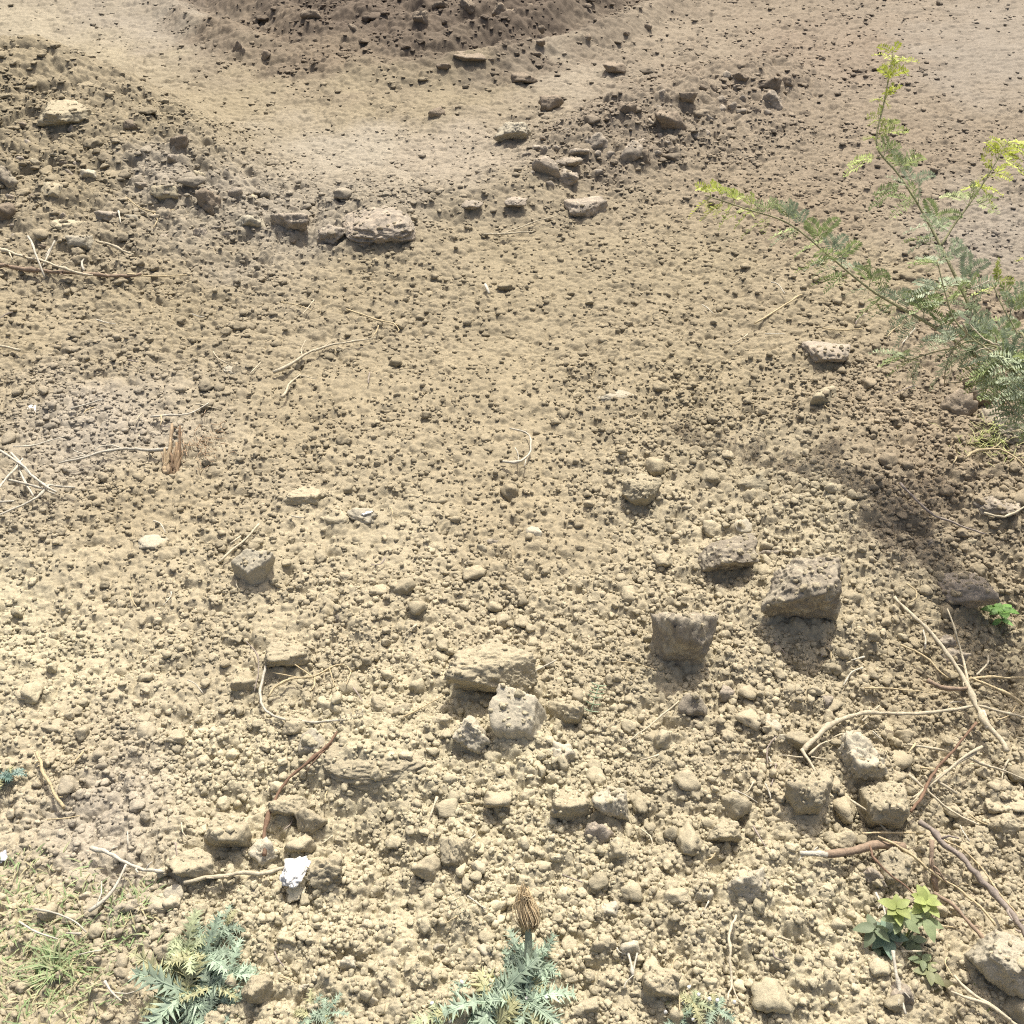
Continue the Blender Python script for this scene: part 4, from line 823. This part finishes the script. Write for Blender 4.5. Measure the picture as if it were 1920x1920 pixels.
leafy('green_rosette', 'bright green rosette of smooth leaves in the shade at the right edge', 1884, 1180, [(1880, 1142, .06, .045, 6, np.array([.16, .32, .07]), .35), (1878, 1158, .04, .03, 3, np.array([.25, .42, .15]), -.1)])
leafy('yellowish_weed', 'low yellowish-green weed under the big slab in the bottom right corner', 1880, 1898, [(1846, 1862, .03, .035, 5, YG*.8, .3), (1870, 1880, .02, .04, 5, np.array([.25, .36, .18]), .0), (1904, 1900, .02, .04, 6, YG, .3), (1915, 1915, .02, .035, 5, DG, .2)], 'weed')
leafy('wilted_weed', 'small wilted brownish-green weed right of the pale upright stick', 1752, 1846, [(1742, 1820, .03, .03, 5, np.array([.22, .24, .12]), .2), (1766, 1838, .02, .03, 4, np.array([.12, .11, .05]), .1), (1730, 1800, .03, .022, 4, OL, .3)], 'weed')

def blades(m, px, py, n, spread, L, cols, flat_=.5):
    c0 = on_ground(px, py); ppm = FPX/depth(c0)
    OX, OY = c0[0]+rng.normal(size=n)*spread/ppm, c0[1]+rng.normal(size=n)*spread/ppm*.9; OZ = full(OX, OY)[0]
    for q in range(n):
        b = np.array([OX[q], OY[q], OZ[q]-.002]); a = rng.uniform(0, 2*PI); l = L*rng.uniform(.5, 1.2); d = np.array([math.cos(a)*flat_, math.sin(a)*flat_, rng.uniform(.25, .8)]); d = nrm(d)
        s = nrm(np.cross(d, [0, 0, 1]))*.0012; t = np.array([math.cos(a), math.sin(a), -.4]); col = cols[rng.integers(len(cols))]*rng.uniform(.8, 1.2)
        m1 = b+d*l*.5; e_ = m1+nrm(d*.6+t*.6)*l*.5
        m.add([b+s, b-s, m1-s, m1+s, e_], [[0, 1, 2, 3]], [[3, 2, 4]], col)
GC = [np.array([.24, .33, .15]), np.array([.32, .36, .19]), np.array([.42, .38, .23])]
m = MB(); b0 = on_ground(118, 1812); blades(m, 118, 1812, 90, 14, .06, GC[:2], .8); tag(m.build('grass_tuft', M_LEAF, None, b0, b0), 'star-shaped green grass tuft in the lower left corner', 'grass tuft')
m = MB()
for px, py, n, sp in ((60, 1800, 240, 60), (130, 1850, 200, 50), (40, 1740, 130, 45), (140, 1700, 80, 40), (230, 1750, 130, 40), (250, 1705, 120, 25), (60, 1890, 120, 50), (30, 1640, 80, 40)): blades(m, px, py, n, sp, .03, GC, .9)
tag(m.build('sparse_grass', M_LEAF), 'sparse short grass over the soil at the lower left', 'grass', kind='stuff')
m = MB(); b0 = on_ground(1850, 850); blades(m, 1845, 848, 120, 22, .06, [np.array([.36, .42, .14]), np.array([.42, .42, .2])], .6); tag(m.build('wiry_weed', M_LEAF, None, b0, b0), 'pale wiry weed at the right edge below the dark rounded boulder', 'weed')
#@@TAIL
# ------------------------------------------------------------------ light, sky
SUN_AZ, SUN_EL = 12.0, 61.0
sd = bpy.data.lights.new('sun', 'SUN'); so = bpy.data.objects.new('sun', sd); COL.objects.link(so)
sd.energy = 4.0; sd.angle = math.radians(.5); sd.color = (1, .955, .87)
sv = Vector((math.sin(math.radians(SUN_AZ))*math.cos(math.radians(SUN_EL)), math.cos(math.radians(SUN_AZ))*math.cos(math.radians(SUN_EL)), math.sin(math.radians(SUN_EL))))
so.rotation_euler = sv.to_track_quat('Z', 'Y').to_euler(); so.location = sv*20
w = bpy.data.worlds.new('World'); S.world = w; w.use_nodes = True; nt = w.node_tree
sky = nt.nodes.new('ShaderNodeTexSky'); sky.sky_type = 'NISHITA'; sky.sun_disc = False
sky.sun_elevation = math.radians(SUN_EL); sky.sun_rotation = math.radians(SUN_AZ); sky.dust_density = 8.; sky.air_density = .8; sky.ozone_density = 0.
nt.links.new(sky.outputs[0], nt.nodes['Background'].inputs[0]); nt.nodes['Background'].inputs[1].default_value = .15
S.view_settings.view_transform = 'Standard'; S.view_settings.look = 'None'; S.view_settings.exposure = .44; S.view_settings.gamma = 1
S.cycles.filter_width = 1.1; S.cycles.use_denoising = False
